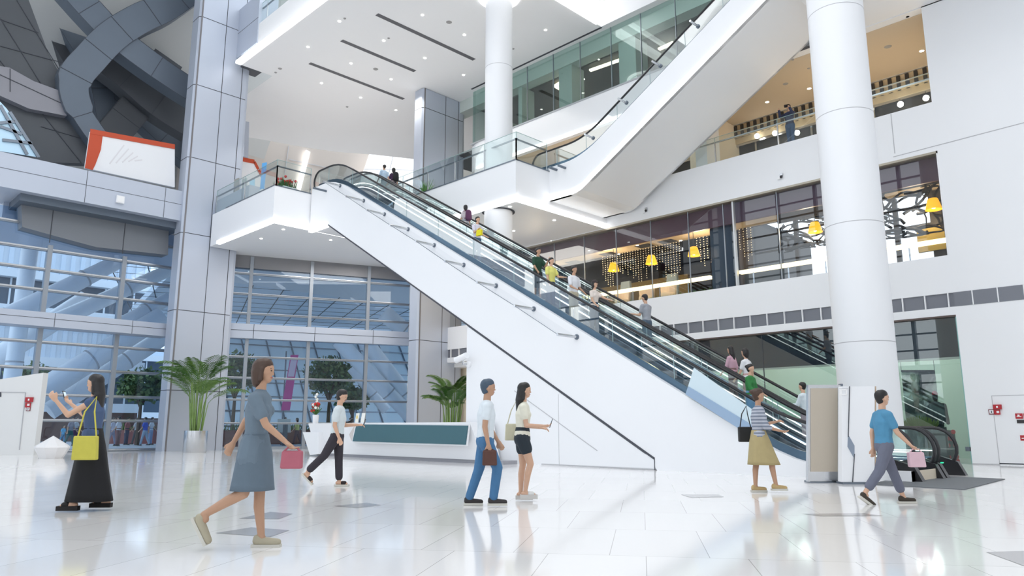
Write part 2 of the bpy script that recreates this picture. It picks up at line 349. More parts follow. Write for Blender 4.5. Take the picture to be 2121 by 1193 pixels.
# white sloping surface beyond the ceiling, towards the far landing
fw = MB(); lip = [at(u, v, z=17.5) for u, v in ((440, 272), (500, 282), (560, 292), (600, 300), (650, 308), (700, 315), (770, 320), (860, 330), (960, 345))]
for a_, b_ in zip(lip, lip[1:]):
    for t0, t1, z0, z1 in ((0, .35, 0, .03), (.35, .7, .03, .2), (.7, .92, .2, .6), (.92, 1, .6, 1)):
        P4 = []
        for q_, t, zz in ((a_, t0, z0), (b_, t0, z0), (b_, t1, z1), (a_, t1, z1)): P4.append((-33 + (q_.x + 33) * t, q_.y, 18.4 - .9 * zz))
        fw.face(P4, CEIL)
struct(fw, 'wall_far_slope', smooth='all')
BW = mat('landing_wall', (.52, .47, .43), .7); SKY = mat('bright_rooflight_panel', (.95, .97, 1), .6, emit=.8)
bk = MB(); bk.box(-42, -41.8, 14.95, 36, 10.5, 22, BW); bk.box(-41.8, -39.2, 14.95, 15.2, 10.5, 22, BW); bk.box(-42, -27, 34, 34.2, 9, 22, BW)
struct(bk, 'wall_far')
wn = MB(); q = [at(u, v, x=-41) for u, v in ((765, 318), (858, 320), (858, 420), (730, 420))]
wn.prism(q, (.05, 0, 0), SKY)
for t in (.33, .66):
    a_, b_ = q[0].lerp(q[3], t), q[1].lerp(q[2], t); wn.beam(a_ + Vector((.06, 0, 0)), b_ + Vector((.06, 0, 0)), .04, .05, mat('pale_frame', (.6, .62, .66), .5))
a_, b_ = at(815, 320, x=-40.9), at(790, 420, x=-40.9); wn.beam(a_, b_, .04, .06, MATS['pale_frame'])
struct(wn, 'window_4')
wn = MB(); q = [at(u, v, x=-37.5) for u, v in ((478, 246), (502, 254), (500, 326), (476, 322))]; wn.prism(q, (.05, 0, 0), SKY)
q = [at(u, v, x=-37.4) for u, v in ((502, 254), (511, 256), (509, 330), (500, 326))]; wn.prism(q, (.3, 0, 0), GREY)
for t in (.2, .4, .6, .8):
    a_, b_ = at(478, 246 + 76 * t, x=-37.4), at(502, 254 + 72 * t, x=-37.4); wn.beam(a_, b_, .03, .05, MATS['pale_frame'])
struct(wn, 'window_5')
ls = MB(); a_, b_ = at(638, 313, x=-41.6), at(618, 392, x=-41.6); ls.beam(a_, b_, .05, .3, LED); struct(ls, 'trim_8')
for nm, (u0, v0), (u1, v1) in (('trim_9', (598, 302), (590, 360)), ('trim_10', (598, 330), (690, 350))):
    ls = MB(); ls.beam(at(u0, v0, x=-41.7), at(u1, v1, x=-41.7), .03, .05, MATS['joint_grey']); struct(ls, nm)

# ---- third floor decks
DZ0, DZ1 = 9.24, 10.77; XD, YD = -18.35, 18.55; XL, YL = -27.4, 13.65
dk = MB()
dk.prism([(-33.4, YL, DZ0), (XL, YL, DZ0), (XL, YD, DZ0), (XD, YD, DZ0), (XD, WY, DZ0), (XD, 33, DZ0), (-41, 33, DZ0), (-41, 14.95, DZ0), (-33.4, 14.95, DZ0)], (0, 0, DZ1 - DZ0), WHITE)
dk.box(-41, -36.1, 6, 14.95, 9.6, 10.7, GREY)
dk.face([(-33.4, YL, DZ1 + .001), (XL, YL, DZ1 + .001), (XL, 33, DZ1 + .001), (-41, 33, DZ1 + .001)], CEIL)
struct(dk, 'floor_upper')
ll = MB(); ll.box(-32.6, XL + .06, YL - .06, YL + .12, DZ0 - .03, DZ0 + .12, LED); ll.box(XL - .12, XL + .06, YL, 17.4, DZ0 - .03, DZ0 + .12, LED); struct(ll, 'trim_11')
ll = MB(); ll.box(-22.3, XD + .06, YD - .06, YD + .12, DZ0 - .03, DZ0 + .12, LED); ll.box(XD - .12, XD + .06, YD, WY, DZ0 - .03, DZ0 + .12, LED); struct(ll, 'trim_12')
ll = MB(); ll.box(-32, XL + .02, YL - .02, YL + .1, DZ1, DZ1 + .04, DSTEEL); ll.box(XL - .1, XL + .02, YL, 15.3, DZ1, DZ1 + .04, DSTEEL)
ll.box(-27.4, XD + .02, YD - .02, YD + .1, DZ1, DZ1 + .04, DSTEEL); ll.box(XD - .1, XD + .02, YD, 20.4, DZ1, DZ1 + .04, DSTEEL); struct(ll, 'trim_13')
# grey stub beams tying the left column to the decks
for nm, (u0, v0), (u1, v1), yy in (('trim_14', (474, 408), (516, 457), 14.0), ('trim_15', (494, 30), (536, 92), 14.4)):
    p, q = at(u0, v0, y=yy), at(u1, v1, y=yy); st = MB(); st.box(-33.5, q.x + .1, yy - .15, yy + .8, q.z, p.z, GREY)
    st.box(-33.5, q.x + .1, yy - .155, yy - .15, (p.z + q.z) / 2 - .01, (p.z + q.z) / 2 + .01, SEAM); struct(st, nm)
st = MB(); p, q = at(494, 85, y=14.6), at(530, 120, y=14.6); st.box(-34, q.x, 14.5, 15.5, q.z, p.z, DGREY); struct(st, 'trim_16')

# ---- big grey clad column on the left
def clad(name, x0, x1, y0, y1, z0, z1, seams, vy, ch=.3):
    m = MB(); m.prism([(x0, y0 + ch, z0), (x0, y1, z0), (x1 - ch * .4, y1, z0), (x1, y1 - ch, z0), (x1, y0 + ch, z0), (x1 - ch, y0, z0), (x0, y0, z0)], (0, 0, z1 - z0), GREY)
    for zz in seams:
        m.box(x1, x1 + .006, y0 + ch, y1 - ch, zz, zz + .03, SEAM); m.box(x0, x1 - ch, y0 - .006, y0, zz, zz + .03, SEAM)
        m.beam((x1, y0 + ch, zz + .015), (x1 - ch, y0, zz + .015), .02, .03, SEAM)
    for yy in vy: m.box(x1, x1 + .006, yy, yy + .03, z0, z1, SEAM)
    m.box(x1 - .005, x1 + .012, y0 + ch - .05, y0 + ch + .02, z0, z1, mat('mid_seam', (.2, .19, .2), .6))
    return m
m = clad('c', -34.35, -33.5, 12.35, 14.97, 0, 26, [2.6, 6.15, 9.7, 13.3, 16.9, 20.4], [13.64, 14.6], .12)
struct(m, 'column_left')
m = clad('c', -29.3, -28.6, 22.1, 24.95, 0, 18.38, [5.2, 12.9, 17.3], [23.6, 24.5], .12); struct(m, 'column_far')
# ---- left facade (plane x = -35.5): mullions, transoms, glass
XF = -35.5
fr = MB()
for yy in (1.9, 4.8, 7.72, 10.66): fr.box(XF - .15, XF + .18, yy - .09, yy + .09, 0, 8.6 if yy > 7 else 10, FRAME)
for zz in (9.4, 8.4, 7.55, 6.68, 4.5, 3.42, 2.34, 1.3, .05): fr.box(XF - .1, XF + .1, 0, 13, zz - .06, zz + .06, FRAME); fr.box(XF + .1, XF + .14, 0, 13, zz - .01, zz + .05, STEEL)
struct(fr, 'window_6')
gl = MB(); gl.box(XF - .02, XF - .005, 0, 13, 0, 10, G_BLUE); struct(gl, 'window_7')
bm_ = MB(); bm_.box(-35.6, -34.6, 0, 12.6, 5.06, 5.64, GREY); bm_.box(-34.6, -34.595, 0, 12.6, 5.38, 5.4, SEAM)
for yy in (4.9, 8.0, 11.0): bm_.box(-34.6, -34.594, yy, yy + .02, 5.06, 5.64, SEAM)
struct(bm_, 'trim_17')
bm_ = MB(); bm_.box(-36.5, -33.8, -4, 12.6, 10.3, 11.7, GREY); bm_.box(-33.8, -33.795, -4, 12.6, 11.05, 11.07, SEAM)
for yy in (8.4, 11.6): bm_.box(-33.8, -33.794, yy, yy + .02, 10.3, 11.7, SEAM)
struct(bm_, 'trim_18')
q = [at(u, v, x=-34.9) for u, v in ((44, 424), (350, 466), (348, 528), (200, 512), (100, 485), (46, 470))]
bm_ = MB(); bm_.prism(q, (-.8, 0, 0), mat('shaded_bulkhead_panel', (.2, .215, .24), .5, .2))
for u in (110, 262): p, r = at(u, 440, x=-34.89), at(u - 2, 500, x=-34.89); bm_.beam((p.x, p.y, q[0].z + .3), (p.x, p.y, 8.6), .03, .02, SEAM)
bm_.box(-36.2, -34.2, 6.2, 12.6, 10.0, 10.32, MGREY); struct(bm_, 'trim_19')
# ---- middle facade between the two grey columns
MP = Vector((-34.3, 14.95, 0)); MD = Vector((.371, .928, 0)).normalized(); MN = Vector((MD.y, -MD.x, 0)); MK = MN.dot(MP)
PL = (MN.x, MN.y, MK)
def mw(t, off=0, zz=0): return MP + MD * t + MN * off + Vector((0, 0, zz))
fm = MB(); LW = 9.0
for u in (517, 643, 762):
    t = (at(u, 620, pl=PL) - MP).dot(MD); fm.beam(mw(t), mw(t, 0, 9.2), .16, .3, FRAME, up=MN)
zs = [at(641, v, pl=PL).z for v in (577, 618, 657, 744, 786, 830, 877)]
for zz in zs: fm.beam(mw(0, 0, zz), mw(LW, 0, zz), .14, .1, FRAME); fm.beam(mw(0, .1, zz + .03), mw(LW, .1, zz + .03), .05, .03, STEEL)
fm.beam(mw(0, 0, .06), mw(LW, 0, .06), .2, .14, FRAME)
struct(fm, 'window_8')
gm = MB(); gm.prism([mw(0, 0, 0), mw(LW, 0, 0), mw(LW, 0, 9.2), mw(0, 0, 9.2)], MN * -.015, G_BLUE); struct(gm, 'window_9')
bm_ = MB(); zb, zt = at(641, 708, pl=PL).z, at(641, 679, pl=PL).z
bm_.prism([mw(0, .35, zb), mw(LW, .35, zb), mw(LW, .35, zt), mw(0, .35, zt)], MN * -.6, GREY)
bm_.beam(mw(0, .351, zb * .45 + zt * .55), mw(LW, .351, zb * .45 + zt * .55), .02, .02, SEAM)
for u in (524, 650, 770): t = (at(u, 690, pl=PL) - MP).dot(MD); bm_.beam(mw(t, .351, zb), mw(t, .351, zt), .02, .02, SEAM)
struct(bm_, 'trim_20')
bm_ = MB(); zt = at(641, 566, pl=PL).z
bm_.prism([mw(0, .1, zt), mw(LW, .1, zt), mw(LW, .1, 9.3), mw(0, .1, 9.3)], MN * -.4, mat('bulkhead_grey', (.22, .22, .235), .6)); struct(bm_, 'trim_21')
# ---- centre round column and the big one on the right
def round_col(name, cx, cy, r, z0, z1, joints, base=None):
    m = MB(); m.lathe([(r, z0), (r, z1)], (cx, cy, 0), WHITE, 48)
    for j in joints: m.lathe([(r + .002, j), (r + .002, j + .02)], (cx, cy, 0), MATS['joint_grey'], 48)
    o = struct(m, name, smooth=True); return o
round_col('column_centre', -19.95, 19.2, .55, 0, 18.38, [15.2])
rg = MB(); rg.lathe([(.56, 0), (.64, 0), (.64, .03), (.56, .03)], (-19.95, 19.2, DZ0 - .03), SEAM, 40); rg.lathe([(.7, 0), (.85, 0), (.85, .05), (.7, .05)], (-19.95, 19.2, Z5 - .06), LED, 40); struct(rg, 'trim_22')
round_col('column_right', -6.92, 19.6, .715, 0, 21, [3.09, 6.15, 9.19, 12.19])

# ---- lattice of curved clad beams in the upper left
def ribbon(pts, w, d=.9, x=-36.0, m=MGREY, seam=1.6, nsub=6):
    P = [at(u, v, x=x) for u, v in pts]
    Q = []
    for i in range(len(P) - 1):
        p0, p1, p2, p3 = P[max(i - 1, 0)], P[i], P[i + 1], P[min(i + 2, len(P) - 1)]
        for k in range(nsub):
            t = k / nsub; Q.append(.5 * ((2 * p1) + (p2 - p0) * t + (2 * p0 - 5 * p1 + 4 * p2 - p3) * t * t + (3 * p1 - p0 - 3 * p2 + p3) * t ** 3))
    Q.append(P[-1]); mb = MB(); sec = []; ws = w if isinstance(w, (list, tuple)) else [w] * len(Q)
    for i, p in enumerate(Q):
        t = (Q[min(i + 1, len(Q) - 1)] - Q[max(i - 1, 0)]); t.x = 0; t.normalize(); nrm = Vector((0, -t.z, t.y)); h = ws[min(i * len(ws) // len(Q), len(ws) - 1)] / 2
        sec.append([p + nrm * h, p - nrm * h, p - nrm * h + Vector((-d, 0, 0)), p + nrm * h + Vector((-d, 0, 0))])
    for i in range(len(sec) - 1):
        for k in range(4): mb.face([sec[i][k], sec[i][(k + 1) % 4], sec[i + 1][(k + 1) % 4], sec[i + 1][k]], m)
    mb.face(sec[0], m); mb.face(sec[-1][::-1], m)
    acc = 0
    for i in range(1, len(Q)):
        acc += (Q[i] - Q[i - 1]).length
        if acc > seam: acc = 0; mb.beam(sec[i][0] + Vector((.01, 0, 0)), sec[i][1] + Vector((.01, 0, 0)), .02, .02, SEAM, up=(1, 0, 0))
    for k in (0, 1):
        for i in range(len(sec) - 1): mb.beam(sec[i][k] + Vector((.01, 0, 0)), sec[i + 1][k] + Vector((.01, 0, 0)), .012, .012, SEAM, up=(1, 0, 0))
    return mb
struct(ribbon([(420, -40), (345, 12), (290, 38), (236, 72), (190, 118), (155, 165), (165, 225), (215, 300)], [1.35] * 5 + [1.2, .9]), 'roof_beam')
struct(ribbon([(120, -60), (185, 15), (240, 72), (300, 120), (375, 172), (420, 200)], 1.25, x=-36.1), 'roof_beam')
q = [at(u, v, x=-36.6) for u, v in ((-40, -20), (52, -20), (100, 110), (150, 200), (205, 285), (205, 340), (-40, 330), (-40, 200))]
pm = MB(); pm.prism(q, (-.5, 0, 0), DGREY)
for a_, b_ in (((0, 36), (120, 230)), ((0, 125), (175, 345)), ((35, 0), (150, 190)), ((0, 95), (130, 130)), ((0, 155), (150, 192)), ((60, 210), (190, 262)), ((0, 40), (80, 68)), ((85, 262), (180, 290))):
    pm.beam(at(*a_, x=-36.58), at(*b_, x=-36.58), .03, .03, SEAM)
struct(pm, 'roof_panel')
q = [at(u, v, x=-36.2) for u, v in ((-40, 130), (20, 140), (70, 168), (130, 190), (138, 240), (60, 225), (-40, 180))]
pm = MB(); pm.prism(q, (-.8, 0, 0), mat('mauve_grey_panel', (.27, .27, .3), .5, .2)); pm.beam(at(-10, 150, x=-36.19), at(130, 215, x=-36.19), .03, .03, SEAM); pm.beam(at(21, 142, x=-36.19), at(21, 190, x=-36.19), .03, .03, SEAM)
struct(pm, 'roof_panel')
struct(ribbon([(400, 260), (330, 215), (255, 150), (200, 110)], 1.5, x=-38.0, m=DGREY), 'roof_beam')
struct(ribbon([(215, 300), (262, 245), (310, 185), (350, 120)], 1.5, x=-38.5, m=DGREY), 'roof_beam')
struct(ribbon([(235, 330), (222, 240), (200, 150), (130, 30), (100, -30)], 1.0, x=-39.5, m=MGREY), 'roof_beam')
struct(ribbon([(400, 330), (330, 270), (250, 190), (215, 150)], 1.1, x=-40.5, m=MGREY), 'roof_beam')
struct(ribbon([(200, 300), (190, 230), (160, 130), (70, -20)], 1.2, x=-40.0, m=DGREY), 'roof_beam')
# pale vault behind the lattice
VA = mat('pale_vault', (.62, .63, .62), .7, noise=.1, nscale=.15)
va = MB()
for i in range(8):
    za, zb_ = 10.5 + i * 2.2, 10.5 + (i + 1) * 2.2; xa, xb = -44 + .22 * i * i, -44 + .22 * (i + 1) ** 2
    va.face([(xa, 2, za), (xb, 2, zb_), (xb, 20, zb_), (xa, 20, za)], VA)
struct(va, 'ceiling_vault', smooth='all')
# sloping strip of roof glazing low on the far left
q = [at(u, v, x=-36.05) for u, v in ((-5, 205), (14, 225), (60, 290), (82, 326), (-5, 312))]
pm = MB(); pm.prism(q, (-.03, 0, 0), mat('sky_glazing', (.45, .65, .8), .2, emit=.25))
for a_, b_ in (((0, 218), (56, 320)), ((20, 232), (80, 326)), ((-2, 255), (30, 252)), ((0, 262), (45, 278)), ((5, 290), (66, 297))): pm.beam(at(*a_, x=-36.0), at(*b_, x=-36.0), .1, .12, DSTEEL)
struct(pm, 'window_10')

# opposite side of the atrium (behind the visitor): glazed facade that the shop windows mirror
ob = MB(); yb = -14.0
x = -42.0
while x < 3: ob.box(x - .12, x + .12, yb - .2, yb + .2, 0, 24, DSTEEL); x += 3.4
zz = .6
while zz < 24: ob.box(-42, 3, yb - .1, yb + .1, zz - .06, zz + .06, DSTEEL); zz += 1.25
for x in (-33, -21, -7): ob.box(x - 1.1, x + 1.1, yb - .6, yb + .6, 0, 24, GREY)
ob.box(-42, 3, yb - .3, yb + .3, 5.0, 5.7, GREY); ob.box(-42, 3, yb - .3, yb + .3, 10.6, 12, GREY)
struct(ob, 'window_11')
rf = MB(); rf.box(-33, 12, -14, 14.0, 25, 25.4, CEIL); rf.box(X5, 12, 14, 24.4, 22.5, 22.8, CEIL); struct(rf, 'ceiling_light_block')  # unseen roof slabs added to shut out sky light from above
rf = MB(); rf.box(12, 12.4, -14, 24, 0, 25, CEIL); struct(rf, 'wall_light_block')  # unseen wall added to block sky light from the right side
# ================================================================ ESCALATORS
SL = .577
def smax(a, b, k=.25): return max(a, b) + (max(k - abs(a - b), 0) ** 2) / (4 * k)
def smin(a, b, k=.25): return min(a, b) - (max(k - abs(a - b), 0) ** 2) / (4 * k)
class Run:
    """x, z of the handrail of a rising stair; sgn -1 rises towards -x"""
    def __init__(s, xlo, zlo, xhi, zhi, sgn, ylo, yhi):
        s.xlo, s.zlo, s.xhi, s.zhi, s.sgn = xlo, zlo, xhi, zhi, sgn
        s.x0, s.x1 = (ylo, yhi)               # the x of the two newel centres, low and high
    def z(s, x):
        raw = s.zlo + SL * (x - s.xlo) * s.sgn
        return smin(smax(raw, s.zlo, .5), s.zhi, .5)
    def xs(s, n=60): return [s.x0 + (s.x1 - s.x0) * i / n for i in range(n + 1)]
    def rail(s, y, top=True):
        R = .44; d = -s.sgn                    # low newel points away from the rise
        P = [(s.x0 - d * 1.0, y, s.zlo - 2 * R), (s.x0 - d * .4, y, s.zlo - 2 * R + .0)]
        P += [(s.x0 + d * R * math.cos(a), y, s.zlo - R + R * math.sin(a)) for a in [math.radians(t) for t in range(-80, 91, 17)]]
        P += [(x, y, s.z(x)) for x in s.xs()[1:]]
        if top:
            P += [(s.x1 - d * R * math.cos(a), y, s.zhi - R + R * math.sin(a)) for a in [math.radians(t) for t in range(80, -81, -20)]]
            P += [(s.x1 + d * .6, y, s.zhi - 2 * R)]
        return P
    def glass_mesh(s, y, m, lo=.78, top=True, x_from=None):
        mb = MB(); R = .42; d = -s.sgn; X = s.xs(); 
        up = [(x, s.z(x) - .02) for x in X]; dn = [(x, s.z(x) - lo) for x in X]
        e0 = [(s.x0 + d * R * math.cos(a), s.zlo - R - .02 + R * math.sin(a)) for a in [math.radians(t) for t in range(-60, 90, 15)]]
        mb.prism([(a, y, b) for a, b in [dn[0]] + e0 + [up[0]]], (0, .012, 0), m)
        for i in range(len(X) - 1):
            a, b, c, e = dn[i], dn[i + 1], up[i + 1], up[i]; vs = [(a[0], y, a[1]), (b[0], y, b[1]), (c[0], y, c[1]), (e[0], y, e[1])]
            mb.add(vs + [(p, q_ + .012, r) for p, q_, r in vs], [(0, 1, 2, 3), (7, 6, 5, 4)], m)
        if top:
            e1 = [(s.x1 - d * R * math.cos(a), s.zhi - R - .02 + R * math.sin(a)) for a in [math.radians(t) for t in range(-60, 90, 15)]]
            mb.prism([(a, y, b) for a, b in [dn[-1]] + e1 + [up[-1]]], (0, .012, 0), m)
        for i in range(3, len(X) - 1, 5): mb.box(X[i] - .006, X[i] + .006, y - .003, y + .015, s.z(X[i]) - lo, s.z(X[i]) - .02, mat('glass_joint', (.3, .42, .44), .3))
        return mb
    def bar(s, y0, y1, d0, d1, m, a=0, b=1):
        mb = MB(); X = [x for i, x in enumerate(s.xs()) if a * 60 <= i <= b * 60]
        for i in range(len(X) - 1):
            p = [(X[i], y0, s.z(X[i]) - d0), (X[i], y0, s.z(X[i]) - d1), (X[i], y1, s.z(X[i]) - d1), (X[i], y1, s.z(X[i]) - d0)]
            q_ = [(X[i + 1], yy, s.z(X[i + 1]) - dd) for yy, dd in ((y0, d0), (y0, d1), (y1, d1), (y1, d0))]
            vs = p + q_; fs = [(0, 1, 5, 4), (1, 2, 6, 5), (2, 3, 7, 6), (3, 0, 4, 7)]
            if i == 0: fs.append((0, 3, 2, 1))
            if i == len(X) - 2: fs.append((4, 5, 6, 7))
            mb.add(vs, fs, m)
        return mb
LOW = Run(-6.86, 1.0, -99, 11.79, -1, -5.2, -27.1)
HIGH = Run(-16.75, 11.74, 99, 19.6, 1, -19.0, -1.4)
KICK = mat('dark_blue_steel_skirt', (.1, .16, .22), .18, .8); STEP = mat('ribbed_step_metal', (.3, .32, .34), .35, .7)
def unit(t, run, y0, y1, steps=True):
    part(run.glass_mesh(y0, G_CLEAR), 'glass_balustrade', t); part(run.glass_mesh(y1, G_CLEAR), 'glass_balustrade', t)
    for y in (y0, y1):
        mb = MB(); mb.tube(run.rail(y + .006), .038, RUBBER, 8); part(mb, 'handrail', t, True)
    for y, s_ in ((y0, 1), (y1, -1)):
        sk_ = part(run.bar(y - .03, y + .05, .62, .86, KICK), 'skirt_board', t)
        part(run.bar(y + .055 * s_, y + .075 * s_, .66, .695, LED), 'skirt_light', sk_)
        part(run.bar(y + .12 * s_, y + .2 * s_, .8, .96, STEEL), 'inner_skirt', t)
    part(run.bar(y1 - .05, y1 - .03, .48, .5, LED), 'added_streak_light', t)  # extra glowing line added for bright streaks behind the glass
    if steps:
        X = run.x0 + (-.7 if run.sgn < 0 else .7); n = 0; proto = None
        xe = run.x1; sx = -.4 if run.sgn < 0 else .4
        x = X
        while (x > xe if run.sgn < 0 else x < xe):
            if n >= 58: break
            zt = run.z(x) - .97
            if proto is None:
                mb = MB(); mb.box(0, .4 * (1 if sx > 0 else -1), y0 + .12, y1 - .12, -.02, 0, STEP); mb.box(0, .02, y0 + .12, y1 - .12, -.24, 0, KICK)
                o_ = mb.build('step'); proto = o_
            else: o_ = proto.copy(); scn.collection.objects.link(o_)
            o_.parent = t; o_.matrix_parent_inverse = t.matrix_world.inverted(); o_.location = (x, 0, zt); x += sx; n += 1
YE = 15.3
t = thing('escalator', 'long escalator nearest the hall with white side casing and people riding down', 'escalator', (-5.2, 16.1, 0))
unit(t, LOW, 15.5, 16.78)
# white casing, with the truss underside
def casing(run, y0, y1, dtop, zb, x_lo, x_hi, n=60):
    mb = MB(); X = [x_lo + (x_hi - x_lo) * i / n for i in range(n + 1)]
    for i in range(n):
        a, b = X[i], X[i + 1]
        v = [(a, y0, zb(a)), (b, y0, zb(b)), (b, y0, run.z(b) - dtop), (a, y0, run.z(a) - dtop)]
        v2 = [(x_, y1, z_) for x_, _, z_ in v]
        mb.add(v + v2, [(0, 1, 2, 3), (7, 6, 5, 4), (3, 2, 6, 7), (0, 4, 5, 1)] + ([(0, 3, 7, 4)] if i == 0 else []) + ([(1, 5, 6, 2)] if i == n - 1 else []), WHITE)
    return mb
def zb_low(x):
    if x > -10.46: return 0.0
    return min(9.17, .27 + (-10.46 - x) * .5735)
part(casing(LOW, YE, YE + .17, .8, zb_low, -4.75, -27.35), 'side_casing', t)
mb = MB(); 
for a, b in ((-10.46, -17.3), (-17.3, -25.98), (-25.98, -27.35)):
    mb.face([(a, YE, zb_low(a - .001)), (b, YE, zb_low(b)), (b, 18.6, zb_low(b)), (a, 18.6, zb_low(a - .001))], WHITE)
part(mb, 'truss_underside', t)
mb = MB(); mb.box(-4.77, -4.75, YE, 16.9, 0, .2, CREAM); part(mb, 'end_plate', t)
mb = MB(); mb.beam((-10.46, YE - .006, .27), (-25.9, YE - .006, zb_low(-25.9)), .012, .05, SEAM)
mb.beam((-10.46, YE - .006, 0), (-10.46, YE - .006, .3), .012, .015, SEAM); mb.beam((-17.3, YE + .02, .02), (-10.46, YE - .004, .02), .01, .03, MATS['joint_grey'])
part(mb, 'casing_joint', t)
mb = MB(); mb.box(-27.3, -26.0, YE - .08, YE + .1, 9.06, 9.22, LED); part(mb, 'edge_light', t)
# stand-off brackets with a slim glass deflector along the casing
NET = []
for (u, v) in ((705, 385), (754, 416), (797, 444), (846, 475), (900, 508), (961, 549), (1028, 592), (1106, 640), (1195, 698)):
    p = at(u, v, y=YE); mb = MB(); mb.tube([(p.x, YE, p.z), (p.x, YE - .8, p.z)], .04, STEEL, 10); mb.tube([(p.x, YE - .03, p.z), (p.x, YE + .01, p.z)], .075, DSTEEL, 12); part(mb, 'bracket', t, True); NET.append((p.x, YE - .78, p.z))
p = at(676, 396, y=YE); mb = MB(); mb.tube([(p.x, YE, p.z), (p.x, YE - .6, p.z)], .045, DSTEEL, 10); part(mb, 'bracket', t, True)
mb = MB(); mb.tube(NET, .01, DSTEEL, 5); part(mb, 'edge_wire', t)
mb = MB()
for a, b in zip(NET, NET[1:]): mb.face([a, b, (b[0], YE, b[2]), (a[0], YE, a[2])], glass('thin_net_film', (.95, .955, .96), .0, k=.05))
part(mb, 'safety_film', t)
q = [at(u, v, y=YE - .1) for u, v in ((1437, 762), (1563, 852), (1558, 905), (1420, 816))]
mb = MB(); mb.prism(q, (0, .03, 0), G_FROST); part(mb, 'frosted_side_screen', t, label='pale blue frosted glass screen')
q = [at(u, v, y=YE - .12) for u, v in ((1425, 800), (1560, 882), (1557, 905), (1420, 817))]
mb = MB(); mb.prism(q, (0, .02, 0), mat('blue_screen_band', (.3, .42, .58), .3)); part(mb, 'screen_band', t)
for y in (15.5, 16.78):
    mb = MB(); mb.prism([(-5.5, y - .08, 0), (-4.62, y - .08, 0), (-4.75, y - .08, .28), (-5.1, y - .08, .4), (-5.5, y - .08, .3)], (0, .18, 0), RUBBER); part(mb, 'newel_cover', t)
t2 = thing('escalator', 'escalator behind the first one, running up towards the third floor landing', 'escalator', (-5.2, 17.7, 0))
unit(t2, LOW, 17.05, 18.33)
mb = casing(LOW, 18.45, 18.55, .8, zb_low, -4.75, -27.35); part(mb, 'side_casing', t2)
for y in (17.05, 18.33):
    mb = MB(); mb.prism([(-5.5, y - .08, 0), (-4.62, y - .08, 0), (-4.75, y - .08, .28), (-5.1, y - .08, .4), (-5.5, y - .08, .3)], (0, .18, 0), RUBBER); part(mb, 'newel_cover', t2)
mb = MB(); mb.box(-4.7, -4.66, 16.86, 16.95, .3, .32, mat('green_signal', (.02, .8, .4), .5, emit=.6)); part(mb, 'signal_lamp', t2)
# white wall closing the space under the escalators
mb = MB(); mb.prism([(-17.3, YE + .004, 0), (-10.46, YE + .004, 0), (-10.46, YE + .004, .22), (-17.3, YE + .004, zb_low(-17.3) - .05)], (0, 3.2, 0), WHITE)
for u in (1157,): p = at(u, 900, y=YE); mb.box(p.x, p.x + .012, YE - .001, YE + .01, 0, 1.9, MATS['joint_grey'])
mb.beam((-15.2, YE - .001, 2.05), (-12.2, YE - .001, .42), .008, .02, MATS['joint_grey'])
struct(mb, 'wall_under_escalator')
# upper escalator
YU = 20.4
t3 = thing('escalator', 'upper escalator climbing from the third floor deck, white casing edged with a light strip', 'escalator', (-18.4, 21, DZ1))
unit(t3, HIGH, 20.6, 21.9, False)
def zb_hi(x): return smax(9.6, 9.6 + .585 * (x + 16.9), .15)
part(casing(HIGH, YU, YU + .15, .8, zb_hi, -18.4, -2.0), 'side_casing', t3)
mb = MB()
X = [-18.4 + 16.4 * i / 40 for i in range(41)]
for i in range(40): mb.face([(X[i], YU, zb_hi(X[i])), (X[i + 1], YU, zb_hi(X[i + 1])), (X[i + 1], 23.8, zb_hi(X[i + 1])), (X[i], 23.8, zb_hi(X[i]))], WHITE)
part(mb, 'truss_underside', t3)
mb = MB(); L = .2
for i in range(40):
    a_, b_ = X[i], X[i + 1]; za_, zc_ = zb_hi(a_), zb_hi(b_)
    mb.face([(a_, YU - .03, za_), (b_, YU - .03, zc_), (b_, YU - .03, zc_ + L), (a_, YU - .03, za_ + L)], LED); mb.face([(a_, YU - .03, za_ + L), (b_, YU - .03, zc_ + L), (b_, YU, zc_ + L), (a_, YU, za_ + L)], LED); mb.face([(a_, YU - .03, za_), (b_, YU - .03, zc_), (b_, YU, zc_), (a_, YU, za_)], LED)
part(mb, 'edge_light', t3)
for (u, v) in ((1229, 286), (1298, 213), (1368, 137), (1446, 55)):
    p = at(u, v, y=YU); mb = MB(); mb.tube([(p.x, YU, p.z), (p.x, YU - .5, p.z)], .04, STEEL, 10); mb.tube([(p.x, YU - .03, p.z), (p.x, YU + .01, p.z)], .075, DSTEEL, 12); part(mb, 'bracket', t3, True)
for (u, v) in ((1171, 348), (1153, 352)):
    p = at(u, v, y=YU); mb = MB(); mb.tube([(p.x, YU, p.z), (p.x, YU - .4, p.z)], .05, DSTEEL, 10); part(mb, 'bracket', t3, True)
t4 = thing('escalator', 'inner lane of the upper escalator, partly hidden behind the white casing', 'escalator', (-18.4, 23, DZ1))
unit(t4, HIGH, 22.2, 23.5, False); part(casing(HIGH, 23.7, 23.8, .8, zb_hi, -18.4, -2.0), 'side_casing', t4)

